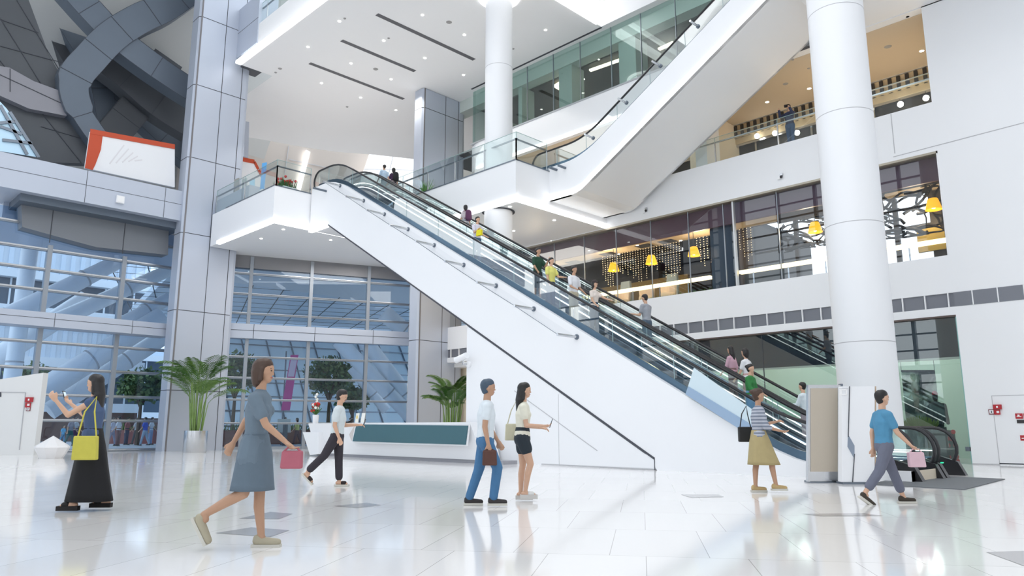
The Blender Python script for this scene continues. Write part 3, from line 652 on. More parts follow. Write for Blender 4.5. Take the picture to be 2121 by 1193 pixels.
# ================================================================ GLASS RAILINGS
def railing(label, pts, z0, h=1.12, hr=.86, posts=1.6, lastpost=True, rail=True, group=None, off=.06, gl=None, handrail_mat=None):
    t = thing('glass_railing', label, 'railing', (*pts[0], z0), 0, group)
    g = MB(); r = MB(); HM = handrail_mat or DSTEEL
    for i in range(len(pts) - 1):
        a, b = Vector((*pts[i], z0)), Vector((*pts[i + 1], z0)); d = b - a; n = Vector((d.y, -d.x, 0)).normalized()
        g.prism([a, b, b + Vector((0, 0, h)), a + Vector((0, 0, h))], n * .015, gl or G_CLEAR)
        k = max(1, int(d.length / posts))
        for j in range(k + 1):
            p = a.lerp(b, j / k); m2 = MB(); m2.box(p.x - .02, p.x + .02, p.y - .02, p.y + .02, z0, z0 + hr, STEEL); part(m2, 'post', t)
            g.beam(p, p + Vector((0, 0, h)), .018, .018, mat('glass_edge', (.35, .5, .5), .3))
        g.beam(a + Vector((0, 0, h)), b + Vector((0, 0, h)), .02, .012, MATS['glass_edge'])
        if rail: r.beam(a + n * -.05 + Vector((0, 0, hr)), b + n * -.05 + Vector((0, 0, hr)), .06, .045, HM)
    part(g, 'glass_panel', t)
    if rail: part(r, 'top_rail', t)
    return t
railing('glass railing round the projecting deck corner beside the centre column', [(-27.2, YD + .1), (XD - .08, YD + .1), (XD - .08, 20.35)], DZ1 + .04, posts=1.7)
railing('glass railing of the left landing, with a planter behind it', [(-33.3, YL + .1), (XL - .08, YL + .1), (XL - .08, 15.3)], DZ1 + .04, posts=2.2)
railing('glass railing along the white gallery edge behind the photographing person', [(-18.2, WY + .1), (XP, WY + .1)], z['p'], h=1.0, hr=.82, posts=2.3, handrail_mat=STEEL)
railing('glass railing on the white top floor edge at the upper left', [(-33, 14.4), (-24, 14.4)], 19.9, posts=2)
# restaurant railing: glowing rail on slim posts
t = thing('restaurant_railing', 'glowing cream counter rail on slim posts behind the restaurant glass', 'railing', (-20, 24.6, 5.95))
p0, p1 = at(1190, 620, y=24.6), at(1472, 577, y=24.6)
for a, b in ((p0.x, p1.x), (at(1532, 560, y=24.6).x, -5.92)):
    m = MB(); m.box(a, b, 24.55, 24.75, 6.52, 6.64, WARM); part(m, 'light_rail', t)
    x = a + .5
    while x < b: m = MB(); m.box(x, x + .035, 24.6, 24.63, 5.95, 6.52, STEEL); part(m, 'post', t); x += 1.3

# ================================================================ FITTINGS
def pendant(u, v, label):
    p = at(u, v, y=25.0); t = thing('pendant_lamp', label, 'lamp', (p.x, 25.0, p.z), 0, 'yellow pendant lamps in the restaurant')
    m = MB(); m.lathe([(.02, .36), (.13, .36), (.15, .33), (.245, 0), (.235, 0), (.12, .33)], (0, 0, -.18), mat('amber_shade', (1, .46, .02), .5, emit=.9), 20); partl(m, 'lamp_shade', t, True)
    m = MB(); m.tube([(0, 0, .18), (0, 0, 8.75 - p.z)], .012, DARK, 6); partl(m, 'cord', t)
    m = MB(); m.ball((0, 0, -.08), .07, LAMP, 10); partl(m, 'bulb', t, True)
    m = MB(); m.lathe([(.01, .02), (.06, .02), (.06, 0), (.01, 0)], (0, 0, 8.73 - p.z), DARK, 12); partl(m, 'ceiling_rose', t)
for u, v, l in ((1271, 553, 'amber pendant lamp furthest left in the restaurant'), (1349, 538, 'amber pendant lamp second from left, beside the beige wall'), (1437, 521, 'amber pendant lamp just left of the dark entrance'),
                (1688, 471, 'amber pendant lamp just left of the big round column'), (1933, 423, 'amber pendant lamp in the window right of the big column')): pendant(u, v, l)

def downlight(u, v, z=None, r=.07, lab='', grp='', y=None):
    p = at(u, v, z=z); r *= .6
    if z < 17.8 and z > 17 and p.y < 25.9: return
    m = MB(); m.lathe([(.0, 0), (r, 0), (r * 1.35, .004), (r * 1.35, .02), (0, .02)], (0, 0, -.02), LAMP, 14)
    o = m.build('downlight'); o.location = (p.x, p.y, z); tag(o, lab, 'light', grp)
for u, v in ((703, 44), (638, 97), (795, 84), (727, 131), (880, 120), (875, 31), (962, 72), (666, 172), (810, 164), (747, 202), (820, 228), (960, 155), (1130, 62)):
    downlight(u, v, Z5, .075, 'small round downlight in the high white ceiling with long slots', 'downlights in the high ceiling')
for u, v in ((587, 475), (541, 494), (685, 497)): downlight(u, v, DZ0, .07, 'small downlight in the white underside of the left landing', 'downlights under the left landing')
for u, v in ((1056, 428), (1148, 456), (1064, 478), (1143, 499), (1074, 517), (1230, 479)): downlight(u, v, DZ0, .07, 'small downlight in the cream underside of the central deck', 'downlights under the central deck')
for u, v in ((1589, 211), (1676, 183), (1909, 105)): downlight(u, v, z['c'], .09, 'small downlight in the warm-lit gallery ceiling', 'downlights in the gallery ceiling')
for u, v in ((1282, 526), (1410, 498), (1320, 508)): downlight(u, v, 8.75, .07, 'small downlight in the beige restaurant ceiling', 'downlights in the restaurant ceiling')
for u, v in ((1120, 157), (1173, 118), (1234, 103), (1381, 62), (1146, 137), (1208, 164), (1338, 78)): downlight(u, v, 17.74, .09, 'small downlight in the dark ceiling of the top shop', 'downlights in the top shop')
for u, v in ((1568, 282), (1605, 276), (1651, 275), (1865, 216), (1918, 203)):
    p = at(u, v, y=28.1); m = MB(); m.ball((0, 0, 0), .11, LAMP, 10); m.tube([(0, 0, .1), (0, 0, 12.9 - p.z)], .01, DARK, 5)
    o = m.build('shop_globe', smooth=True); o.location = p; tag(o, 'glowing round lamp in the dark gallery shop', 'lamp', 'globe lamps in the gallery shop')
# ceiling detectors and grilles
for u, v, zz, r in ((714, 38, Z5, .06), (805, 79, Z5, .06), (930, 46, Z5, .13), (778, 143, Z5, .13), (580, 142, Z5, .1), (571, 150, Z5, .07), (719, 221, Z5, .08), (1063, 101, Z5, .06), (1790, 101, z['c'], .06), (1880, 33, z['c'] + .03, .08), (1642, 123, z['c'], .06), (1675, 141, z['c'], .06), (1576, 175, z['c'], .06), (1627, 173, z['c'], .12), (1839, 96, z['c'], .14)):
    p = at(u, v, z=zz); m = MB(); m.lathe([(0, -.03), (r * .7, -.03), (r, 0), (0, 0)], (0, 0, 0), mat('detector_grey', (.35, .34, .33), .5), 12); o = m.build('ceiling_detector'); o.location = p
    tag(o, 'small round grey detector on a white ceiling', 'detector', 'ceiling detectors')
for u, v in ((1188, 543), (1260, 526), (1335, 509), (1382, 500)):
    p = at(u, v, z=8.745); m = MB(); m.box(-.35, .35, -.25, .25, -.015, 0, DARK)
    for k in range(7): m.box(-.33, .33, -.22 + k * .07, -.2 + k * .07, -.02, -.012, SEAM)
    o = m.build('ceiling_grille'); o.location = p; tag(o, 'square air grille in the beige restaurant ceiling', 'vent', 'air grilles in the restaurant ceiling')
# light strips of the top shop
for a, b, l in (((1222, 146), (1290, 122), 'long bright strip light in the dark ceiling of the top shop'), ((1150, 178), (1176, 162), 'angled strip light seen left of the pale pier in the top shop'), ((1150, 178), (1176, 194), 'lower arm of the angled strip light in the top shop'), ((1365, 102), (1395, 88), 'strip light seen behind the upper handrail')):
    p, q = at(*a, z=17.6), at(*b, z=17.6); m = MB(); m.beam(p, q, .16, .08, mat('shop_strip', (1, .86, .62), .5, emit=2.5)); tag(m.build('strip_light'), l, 'light')

# ================================================================ RECEPTION DESK
DY = 14.3; t = thing('reception_desk', 'long white reception desk with a slanted teal panel', 'desk', (-21, 14.6, 0))
zt = 1.16; xa, xb = at(641, 876, y=DY).x, at(966, 880, y=DY).x
m = MB(); f0 = at(642, 945, y=DY + .15); f1 = at(1040, 964, y=DY + .15)
m.add([(xa + .15, DY + .25, .1), (xb + .45, DY + .25, .1), (xb + .2, DY - .05, zt), (xa, DY - .05, zt), (xa + .15, DY + .9, .1), (xb + .45, DY + .9, .1), (xb + .2, DY + .9, zt), (xa, DY + .9, zt)],
      [(0, 1, 2, 3), (4, 7, 6, 5), (3, 2, 6, 7), (0, 3, 7, 4), (1, 5, 6, 2), (0, 4, 5, 1)], WHITE); part(m, 'body', t)
m = MB(); q = [at(u, v, y=DY - .1) for u, v in ((627, 895), (660, 895), (660, 940), (642, 943))]; m.prism(q, (0, .5, 0), WHITE); part(m, 'side_wing', t)
m = MB(); q = [at(u, v, y=DY - .14) for u, v in ((738, 879), (968, 881.5), (963, 921), (730, 914))]; m.prism(q, (0, .05, 0), TEAL); part(m, 'teal_panel', t, label='dark teal panel')
m = MB(); q = [at(u, v, y=DY - .1) for u, v in ((735, 877), (971, 879.5), (966, 924), (726, 917))]; m.prism(q, (0, .06, 0), WHITE); part(m, 'panel_border', t)
m = MB(); q = [at(u, v, y=DY - .11) for u, v in ((735, 880), (728, 914), (723, 900))]; m.prism(q, (0, .04, 0), mat('shade_beige', (.62, .58, .56), .6)); part(m, 'corner_fold', t)
m = MB(); m.box(xa + .3, xb + 1.2, DY + .3, DY + .85, 0, .1, mat('plinth_grey', (.33, .33, .36), .4)); part(m, 'plinth', t)
# things on the desk
p = at(651, 872, y=DY + .3); t = thing('flower_vase', 'white vase with red and white flowers on the left end of the desk', 'vase', (p.x, DY + .35, zt))
m = MB(); m.lathe([(0, 0), (.1, 0), (.12, .3), (.1, .32), (0, .32)], (0, 0, 0), WHITE, 14); partl(m, 'vase', t, True)
LEAF = mat('leaf_green', (.05, .14, .03), .5, noise=.3, nscale=8); random.seed(3)
m = MB()
for k in range(26): a = random.uniform(0, 6.28); r = random.uniform(.03, .22); m.tube([(0, 0, .3), (r * math.cos(a), r * math.sin(a), random.uniform(.4, .75))], .012, LEAF, 4)
m.tube([(0, 0, .3), (.0, 0, 1.1)], .015, LEAF, 5); partl(m, 'stems', t)
for k in range(14):
    a = random.uniform(0, 6.28); r = random.uniform(.05, .22); m = MB(); m.ball((r * math.cos(a), r * math.sin(a), random.uniform(.45, .72)), .06, mat('red_petal', (.6, .02, .02), .6) if k % 3 else mat('white_petal', (.85, .85, .8), .6), 7); partl(m, 'flower', t, True)
for k in range(4): m = MB(); m.ball((.03 * math.cos(k * 2), .03 * math.sin(k * 2), .8 + k * .09), .055, MATS['white_petal'], 7); partl(m, 'flower', t, True)
for u, l in ((738, 'brochure stand with a yellow motif on the desk top'), (750, 'plain white brochure stand beside the yellow one on the desk')):
    p = at(u, 874, y=DY + .3); t = thing('brochure_stand', l, 'stand', (p.x, DY + .3, zt)); m = MB(); m.prism([(-.1, 0, 0), (.1, 0, 0), (.1, .05, .34), (-.1, .05, .34)], (0, .012, 0), mat('card_white', (.85, .85, .8), .5)); partl(m, 'card', t)
    m = MB(); m.box(-.11, .11, 0, .14, 0, .015, G_FROST); partl(m, 'foot', t)
    if u == 738: m = MB(); m.ball((0, .02, .2), (.045, .01, .07), mat('yellow_print', (.8, .6, .15), .5), 8); partl(m, 'motif', t)
for u, l in ((721, 'black desk telephone on the reception desk'),):
    p = at(u, 874, y=DY + .3); t = thing('desk_telephone', l, 'telephone', (p.x, DY + .3, zt)); m = MB(); m.prism([(-.1, -.08, 0), (.1, -.08, 0), (.1, .1, 0), (.1, .1, .09), (.1, -.08, .04), ], (-.2, 0, 0), RUBBER); partl(m, 'base', t)
    m = MB(); m.beam((-.09, .12, .14), (.09, .12, .2), .05, .05, RUBBER); partl(m, 'handset', t)

# ================================================================ PALMS
GREENS = [mat('palm_leaf', (.045, .13, .02), .45, noise=.35, nscale=5), mat('palm_leaf_light', (.1, .2, .035), .45, noise=.3, nscale=5)]
CANE = mat('palm_cane', (.22, .34, .1), .5, noise=.3, nscale=4)
def palm(x, y, H, label, seed, pot_r=.46, pot_h=.88, spread=1.0):
    random.seed(seed); t = thing('potted_palm', label, 'plant', (x, y, 0))
    m = MB(); m.lathe([(0, 0), (pot_r * .96, 0), (pot_r, .03), (pot_r, pot_h), (pot_r * .94, pot_h), (pot_r * .94, pot_h - .08), (0, pot_h - .08)], (0, 0, 0), STEEL, 32); partl(m, 'pot', t, True)
    m = MB(); m.lathe([(0, 0), (pot_r * .94, 0)], (0, 0, pot_h - .07), mat('soil', (.05, .035, .025), .9), 24); partl(m, 'soil', t)
    for k in range(24):
        a = k * 2.4 + random.uniform(-.3, .3); br = random.uniform(.05, .25); hh = H * random.uniform(.5, .74); lean = random.uniform(.05, .22) * H * .28
        b = Vector((br * math.cos(a), br * math.sin(a), pot_h - .08)); tp = Vector(((br + lean) * math.cos(a), (br + lean) * math.sin(a), hh))
        m = MB(); m.tube([b, b.lerp(tp, .5) + Vector((0, 0, .05)), tp], [.028, .022, .014], CANE, 6); partl(m, 'cane', t, True)
        L = random.uniform(.8, 1.25) * H * .33 * spread; el = random.uniform(.85, 1.45); N = 12; P = []; p = tp.copy(); e = el
        for i in range(N + 1): P.append(p.copy()); p = p + Vector((math.cos(a) * math.cos(e), math.sin(a) * math.cos(e), math.sin(e))) * L / N; e -= random.uniform(.06, .15)
        m = MB(); m.tube(P, .011, GREENS[1], 5, r2=.004); sd = Vector((-math.sin(a), math.cos(a), 0)); gm_ = GREENS[k % 2]
        for i in range(2, N + 1):
            for j in (0, .5):
                if i == N and j: continue
                c = P[i] if not j else P[i].lerp(P[min(i + 1, N)], .5); tt = (P[i] - P[i - 1]).normalized(); ll = L * .42 * math.sin(math.pi * (.12 + .8 * i / N)) ** .6
                for s_ in (-1, 1):
                    d = (sd * s_ * .8 + tt * .75 + Vector((0, 0, -.12))).normalized(); wv = tt * .022; mid = c + d * ll * .5 + Vector((0, 0, .02)); tip = c + d * ll + Vector((0, 0, -.2 * ll))
                    m.face([c - wv * .4, mid - wv, mid + wv, c + wv * .4], gm_); m.face([mid - wv, tip, mid + wv], gm_)
        partl(m, 'frond', t)
p = at(403, 933, f=31.4); palm(p.x, p.y, 3.95, 'tall potted palm in a steel pot before the grey column', 5, spread=1.15)
p = at(934, 950, f=26.5); palm(p.x, p.y, 3.15, 'potted palm under the escalator, partly hidden by the reception desk', 11, .4, .7, spread=.8)

# ================================================================ SIGN STANDS, KIOSK, DOORS
ang = math.radians(45)
def face_cam_box(u0, u1, v0, v1, f, depth, m, tilt=0):
    """upright slab facing the hall at distance f"""
    a, b, c, d = at(u0, v1, f=f), at(u1, v1, f=f), at(u1, v0, f=f), at(u0, v0, f=f)
    return [a, b, c, d], Vector((-S, S, 0)) * depth
t = thing('sign_stand', 'free-standing sign with a blank taupe poster in a steel frame', 'sign', at(1712, 1000, z=0))
fz = (t.location.y - t.location.x) * S
q, dv = face_cam_box(1674, 1741, 797, 1000, fz, .1, STEEL); m = MB(); q = [Vector((q[i].x, q[i].y, max(q[i].z, .02) if i > 1 else .02)) for i in range(4)]; m.prism(q, dv, STEEL); part(m, 'frame', t)
q2, _ = face_cam_box(1680, 1735, 804, 977, fz - .02, .1, STEEL); m = MB(); q2 = [p for p in q2]; m.prism(q2, dv * .2, mat('taupe_poster', (.5, .44, .36), .6)); part(m, 'poster', t, label='blank taupe poster')
m = MB(); a, b = at(1678, 999, f=fz), at(1746, 1001, f=fz); m.prism([(a.x, a.y, 0), (b.x, b.y, 0), (b.x - .2, b.y + .2, 0), (a.x - .2, a.y + .2, 0)], (0, 0, .03), DSTEEL); part(m, 'base_plate', t)
m = MB(); q3, _ = face_cam_box(1741, 1746, 795, 1000, fz + .05, .1, DSTEEL); m.prism(q3, dv, DSTEEL); part(m, 'side_edge', t)
t = thing('sign_totem', 'white totem sign with a small square emblem and a grey rhombus', 'sign', at(1780, 1003, z=0)); fz = (t.location.y - t.location.x) * S
q, dv = face_cam_box(1744, 1812, 800, 1003, fz, .16, WHITE); q[0].z = q[1].z = .04; m = MB(); m.prism(q, dv, WHITE); part(m, 'body', t)
m = MB(); q, dv2 = face_cam_box(1813, 1815, 800, 1003, fz, .16, CREAM); q[0].z = q[1].z = .04; m.prism(q, dv, mat('tan_edge', (.55, .42, .3), .5)); part(m, 'edge_strip', t)
P_ = lambda u, v: at(u, v, f=fz - .012)
m = MB(); m.prism([P_(1757, 900), P_(1770, 923), P_(1770, 950), P_(1756, 925)], (-.01, .01, 0), mat('slate_rhombus', (.25, .3, .38), .4)); part(m, 'rhombus', t, label='slate grey rhombus')
m = MB()
for (a, b) in (((1760, 800), (1757, 905)), ((1770, 940), (1766, 999))): m.beam(P_(*a), P_(*b), .012, .012, SEAM)
part(m, 'groove', t)
m = MB()
for (a, b) in (((1742, 807), (1753, 807)), ((1753, 807), (1753, 817)), ((1753, 817), (1742, 817)), ((1742, 817), (1742, 807))): m.beam(P_(*a), P_(*b), .02, .02, mat('pure_white', (.95, .95, .95), .4))
m.beam(P_(1738, 804.5), P_(1757, 804.5), .01, .006, MATS['joint_grey']); part(m, 'square_emblem', t)
m = MB(); a, b = P_(1746, 1001), P_(1814, 1003); m.prism([(a.x, a.y, 0), (b.x, b.y, 0), (b.x - .2, b.y + .2, 0), (a.x - .2, a.y + .2, 0)], (0, 0, .04), DSTEEL); part(m, 'base_plate', t)
# left kiosk wall and its doors
fk = 28.2; t = thing('service_kiosk', 'white slanted kiosk block at the left edge with a closed flush door', 'kiosk', at(40, 935, f=fk))
q = [at(u, v, f=fk) for u, v in ((-30, 936), (70, 936), (90, 772), (-30, 790))]; q[0].z = q[1].z = 0; m = MB(); m.prism(q, (-.22, .22, 0), mat('kiosk_white', (.8, .8, .79), .5)); part(m, 'body', t)
K_ = lambda u, v: at(u, v, f=fk - .01)
m = MB()
for a, b in (((-10, 812), (53, 813)), ((53, 813), (40, 932))): m.beam(K_(*a), K_(*b), .02, .03, MATS['joint_grey'])
part(m, 'door_joint', t)
m = MB(); m.beam(K_(1, 812), K_(1, 822), .03, .05, SEAM); part(m, 'hinge', t)
t = thing('sculpted_bench', 'white faceted lens-shaped bench beside the kiosk', 'bench', at(105, 934, f=28.6)); c_ = at(106, 934, f=26.9); t.location = (c_.x, c_.y, 0)
m = MB(); m.lathe([(0, 0), (.34, 0), (.66, .5), (.6, .56), (0, .88)], (c_.x, c_.y, 0), mat('bench_white', (.84, .83, .83), .5), 9, 1.0, .8); part(m, 'body', t)
def alarm(u, v, pos, label, nrm, s=1.0, grp=None):
    """red manual call point over a small white plate"""
    p = pos(u, v); t = thing('fire_call_point', label, 'alarm', p, 0, grp); n = Vector(nrm).normalized(); sd = Vector((n.y, -n.x, 0))
    def pb(a0, a1, z0, z1, d, mm, name): m = MB(); m.prism([sd * a0 + Vector((0, 0, z0)), sd * a1 + Vector((0, 0, z0)), sd * a1 + Vector((0, 0, z1)), sd * a0 + Vector((0, 0, z1))], n * d, mm); partl(m, name, t)
    pb(-.1 * s, .1 * s, 0, .13 * s, .06, RED, 'alarm_bell'); pb(-.05 * s, .09 * s, -.14 * s, -.01 * s, .04, RED, 'call_box'); pb(-.03 * s, .03 * s, -.1 * s, -.04 * s, .05, WHITE, 'press_window'); pb(-.02 * s, .02 * s, .04 * s, .09 * s, .07, mat('pure_white', (.95, .95, .95), .4), 'flash_lens')
    return t
nk = (S, -S, 0)
alarm(61, 833, lambda u, v: K_(u, v), 'red fire call point on the left kiosk', nk, 1.4)
def plate(u, v, pos, label, nrm, s=1.0, c=WHITE):
    p = pos(u, v); n = Vector(nrm).normalized(); sd = Vector((n.y, -n.x, 0)); t = thing('wall_socket_plate', label, 'plate', p)
    for a, h, d, mm, nm in ((.07, .07, .02, mat('dark_red_rim', (.2, .03, .04), .5), 'rim'), (.05, .05, .03, c, 'cover'), (.012, .03, .035, SEAM, 'slot')):
        m = MB(); m.prism([sd * -a * s + Vector((0, 0, -h * s)), sd * a * s + Vector((0, 0, -h * s)), sd * a * s + Vector((0, 0, h * s)), sd * -a * s + Vector((0, 0, h * s))], n * d, mm); partl(m, nm, t)
plate(59, 847, lambda u, v: K_(u, v), 'small white plate under the red alarm on the kiosk', nk, 1.1)
Wp = lambda u, v: at(u, v, y=WY - .002); nw = (0, -1, 0)
alarm(2067, 848, Wp, 'red fire call point left of the flush door', nw, 1.0)
plate(2054, 853, Wp, 'small plate left of the red fire call point by the flush door', nw, 1.0)
t = thing('door_sign', 'red square sign with white bars at door height', 'sign', Wp(2114, 861)); 
for x0, x1, z0, z1, mm, nm in ((-.12, .05, -.08, .06, RED, 'board'), (.07, .2, -.08, .06, RED, 'board'), (-.1, .2, -.2, -.11, DARK, 'caption')):
    m = MB(); m.box(x0, x1, -.015, 0, z0, z1, mm)
    if mm is RED: m.box(x0 + .03, x1 - .03, -.02, -.014, -.03, -.015, MATS['pure_white']); m.box(x0 + .05, x1 - .07, -.02, -.014, -.01, .03, MATS['pure_white'])
    partl(m, nm, t)
t = thing('door_sign', 'small red sign below, near the flush door handle height', 'sign', Wp(2119, 907)); m = MB(); m.box(-.06, .1, -.015, 0, -.07, .07, RED); m.box(-.03, .06, -.02, -.014, -.02, 0, MATS['pure_white']); partl(m, 'board', t)
m = MB(); p0, p1, p2, p3 = Wp(2072, 820), Wp(2092, 958), Wp(2140, 816), Wp(2121, 962)
m.box(p1.x - .25, p1.x - .235, WY - .006, WY, 0, p0.z, MATS['joint_grey']); m.box(p1.x - .25, p1.x + 3, WY - .006, WY, p0.z, p0.z + .015, MATS['joint_grey']); m.box(p1.x - .25, p1.x + 3, WY - .006, WY, .03, .06, SEAM)
o = struct(m, 'door_1')
m = MB(); m.box(XP, p1.x - .25, WY - .01, WY, 0, .03, MATS['joint_grey']); struct(m, 'baseboard_right')
m = MB(); p = at(2006, 930, y=24.08); m.box(p.x - .07, p.x + .07, 24.05, 24.09, p.z - .06, p.z + .06, DSTEEL); tag(m.build('floor_lock_plate'), 'small dark plate low on the ground floor shop glass', 'plate')
# CCTV cameras
def cctv(p, label, n, s=1):
    t = thing('security_camera', label, 'camera', p); n = Vector(n).normalized(); sd = Vector((-n.y, n.x, 0))
    m = MB(); m.ball(n * .02, .07 * s, WHITE, 10); partl(m, 'wall_mount', t, True)
    m = MB(); m.tube([n * .03, n * .16 * s, n * .18 * s + Vector((0, 0, .1 * s))], .022 * s, STEEL, 7); partl(m, 'arm', t, True)
    m = MB(); c = n * .18 * s + Vector((0, 0, .14 * s)); d = (sd * -1 + Vector((0, 0, -.25))).normalized(); m.tube([c - d * .12 * s, c + d * .22 * s], .065 * s, WHITE, 12); m.tube([c + d * .22 * s, c + d * .23 * s], .05 * s, RUBBER, 12); partl(m, 'housing', t, True)
cctv(at(972, 755, y=YE), 'white security camera on the corner of the wall under the escalator', (0, -1, 0), 1.5)
def dome(p, label, n):
    t = thing('wall_speaker', label, 'fitting', p); n = Vector(n); m = MB(); m.box(-.07, .03, -.06, 0, -.1, .1, WHITE); partl(m, 'housing', t); m = MB(); m.ball((.07, -.05, -.03), .05, RUBBER, 8); partl(m, 'lens', t, True); m = MB(); m.box(.02, .12, -.05, 0, .02, .1, STEEL); partl(m, 'bracket', t)
dome(at(1615, 366, y=WY - .01), 'small camera fitting on the white band under the gallery', (0, -1, 0)); dome(at(1336, 436, y=WY - .01), 'small camera fitting on the white band left of the maroon panels', (0, -1, 0))
p = at(248, 414, x=-33.79); t = thing('wall_speaker', 'small white square speaker on the grey beam at the left', 'fitting', p); m = MB(); m.box(0, .12, -.16, .16, -.16, .16, WHITE); partl(m, 'housing', t); m = MB(); m.box(.12, .13, -.12, .12, -.12, .12, CEIL); partl(m, 'grille', t)
# red and white hoarding on the upper floor
OR = mat('orange_red', (.55, .07, .02), .5)
for nm, lab, xx, pts, bd in (('hoarding', 'white hoarding with an orange-red border behind the left column', -34.2, ((187, 272), (362, 304), (362, 388), (176, 348)), ((187, 272), (213, 279), (209, 310), (198, 340), (192, 352), (176, 348))),
                         ('hoarding', 'white hoarding with an orange-red top strip right of the column', -36.2, ((478, 325), (527, 335), (546, 372), (546, 412), (478, 404)), None)):
    t = thing(nm, lab, 'hoarding', at(*pts[-1], x=xx)); m = MB(); m.prism([at(u, v, x=xx) for u, v in pts], (-.15, 0, 0), WHITE); part(m, 'board', t)
    m = MB(); m.beam(at(*pts[0], x=xx + .02), at(*pts[1], x=xx + .02), .04, .22, OR)
    if bd: m.prism([at(u, v, x=xx + .03) for u, v in bd], (-.02, 0, 0), OR)
    else: m.beam(at(*pts[1], x=xx + .02), at(*pts[2], x=xx + .02), .04, .14, OR)
    part(m, 'border', t, label='orange-red border')
    if bd:
        m = MB(); c = at(265, 325, x=xx + .01)
        for k in range(5): m.beam(c + Vector((0, -.7 + k * .25, -.5 + .1 * k)), c + Vector((0, -.2 + k * .2, .5 - .12 * k)), .01, .05, mat('faint_grey_print', (.76, .75, .77), .6))
        part(m, 'faint_sketch', t)
t = thing('banner', 'bright blue roll-up banner standing on the left landing', 'banner', at(545, 395, f=34)); m = MB(); q = [at(u, v, f=31.5) for u, v in ((543, 338), (552, 336), (546, 392), (538, 396))]; m.prism(q, (-.06, .06, 0), mat('banner_blue', (.1, .38, .75), .5)); part(m, 'sheet', t)
m = MB(); m.beam(q[2], q[3], .1, .06, STEEL); part(m, 'foot', t)
for k, (u, c) in enumerate(((506, (.45, .5, .5)), (522, (.35, .6, .75)), (490, (.3, .3, .28)))):
    t = thing('banner', ('pale grey narrow banner behind the landing rail', 'pale blue narrow banner beside the taller blue one', 'dark narrow board at the left end of the landing')[k], 'banner', at(u, 405, f=33)); m = MB(); q = [at(u + a, v, f=33) for a, v in ((-5, 372), (5, 368), (5, 410), (-5, 412))]; m.prism(q, (-.05, .05, 0), mat('bn%d' % k, c, .6)); part(m, 'sheet', t)
# flower planter on the landing
p = at(588, 385, f=30.5); t = thing('flower_planter', 'low planter with red flowers and dark leaves on the left landing', 'planter', (p.x, p.y, DZ1 + .01)); random.seed(9)
m = MB(); m.box(-.55, .55, -.3, .3, 0, .28, WHITE); partl(m, 'trough', t)
m = MB()
for k in range(160): a = random.uniform(-.6, .6); b = random.uniform(-.35, .35); h = random.uniform(.35, .68); m.tube([(a * .8, b * .8, .25), (a, b, h)], .025, GREENS[0], 3, r2=.008)
partl(m, 'leaves', t)
for k in range(22): m = MB(); m.ball((random.uniform(-.5, .5), random.uniform(-.3, .3), random.uniform(.6, .74)), .06, MATS['red_petal'], 6); partl(m, 'flower', t, True)
p = at(800, 345, f=31); t = thing('potted_shrub', 'small green shrub at the head of the escalator', 'plant', (p.x - 2.2, p.y + 1, DZ1 + .01))
t.location = (at(782, 395, z=DZ1 + .01).x, 19.6, DZ1 + .01)
m = MB(); m.lathe([(0, 0), (.2, 0), (.26, .4), (0, .4)], (0, 0, 0), WHITE, 16); partl(m, 'pot', t, True); m = MB()
for k in range(90): a = random.uniform(0, 6.28); r = random.uniform(.05, .4); h = random.uniform(.5, 1.1); m.tube([(0, 0, .38), (r * .7 * math.cos(a), r * .7 * math.sin(a), h * .8), (r * math.cos(a), r * math.sin(a), h)], .02, mat('bright_leaf', (.15, .35, .08), .5), 3, r2=.006)
partl(m, 'leaves', t)
# restaurant fittings
random.seed(4)
def chair_blob(x, y, z0, label, c):
    t = thing('tub_chair', label, 'chair', (x, y, z0)); m = MB(); m.lathe([(0, .42), (.3, .42), (.32, .3), (.24, .12), (0, .12)], (0, 0, 0), c, 16); partl(m, 'seat', t, True)
    m = MB(); prof = [(.3 * math.cos(a), .3 * math.sin(a)) for a in [math.pi * k / 10 for k in range(11)]]
    for i in range(10):
        (a0, b0), (a1, b1) = prof[i], prof[i + 1]; m.prism([(a0, b0, .3), (a1, b1, .3), (a1 * 1.12, b1 * 1.12, .82), (a0 * 1.12, b0 * 1.12, .82)], (a0 * .15, b0 * .15, 0), c)
    partl(m, 'backrest', t, True)
    for a in (.8, 2.3, 3.9, 5.5): m = MB(); m.tube([(.2 * math.cos(a), .2 * math.sin(a), .14), (.24 * math.cos(a), .24 * math.sin(a), 0)], .015, DARK, 5); partl(m, 'leg', t)
for u, v, l in ((1285, 610, 'cream tub chair behind the rail, left in the restaurant'), (1379, 593, 'cream tub chair behind the rail, nearest the dark entrance'), (1335, 600, 'cream tub chair between the other two at the restaurant rail')):
    p = at(u, v, y=25.3); chair_blob(p.x, 25.4, 5.95, l, CREAM)
for u, v, l in ((1292, 580, 'pale high-backed seat further inside the restaurant, left'), (1388, 565, 'pale blue high-backed seat further inside the restaurant, right')):
    p = at(u, v, y=27.6); t = thing('booth_seat', l, 'seat', (p.x, 27.6, 5.95)); m = MB(); m.prism([(-.35, 0, .4), (.35, 0, .4), (.28, .05, 1.75), (-.2, .05, 1.75)], (0, .15, 0), mat('pale_blue_fabric', (.45, .55, .58), .8)); partl(m, 'backrest', t); m = MB(); m.box(-.35, .35, -.6, .1, 0, .42, DARK); partl(m, 'seat', t)
m = MB(); p = at(1290, 540, y=29); m.box(p.x - 4, p.x + 3.6, 29, 29.3, 5.95, 7.9, mat('ochre_wall', (.32, .22, .07), .6)); struct(m, 'wall_restaurant_inner')
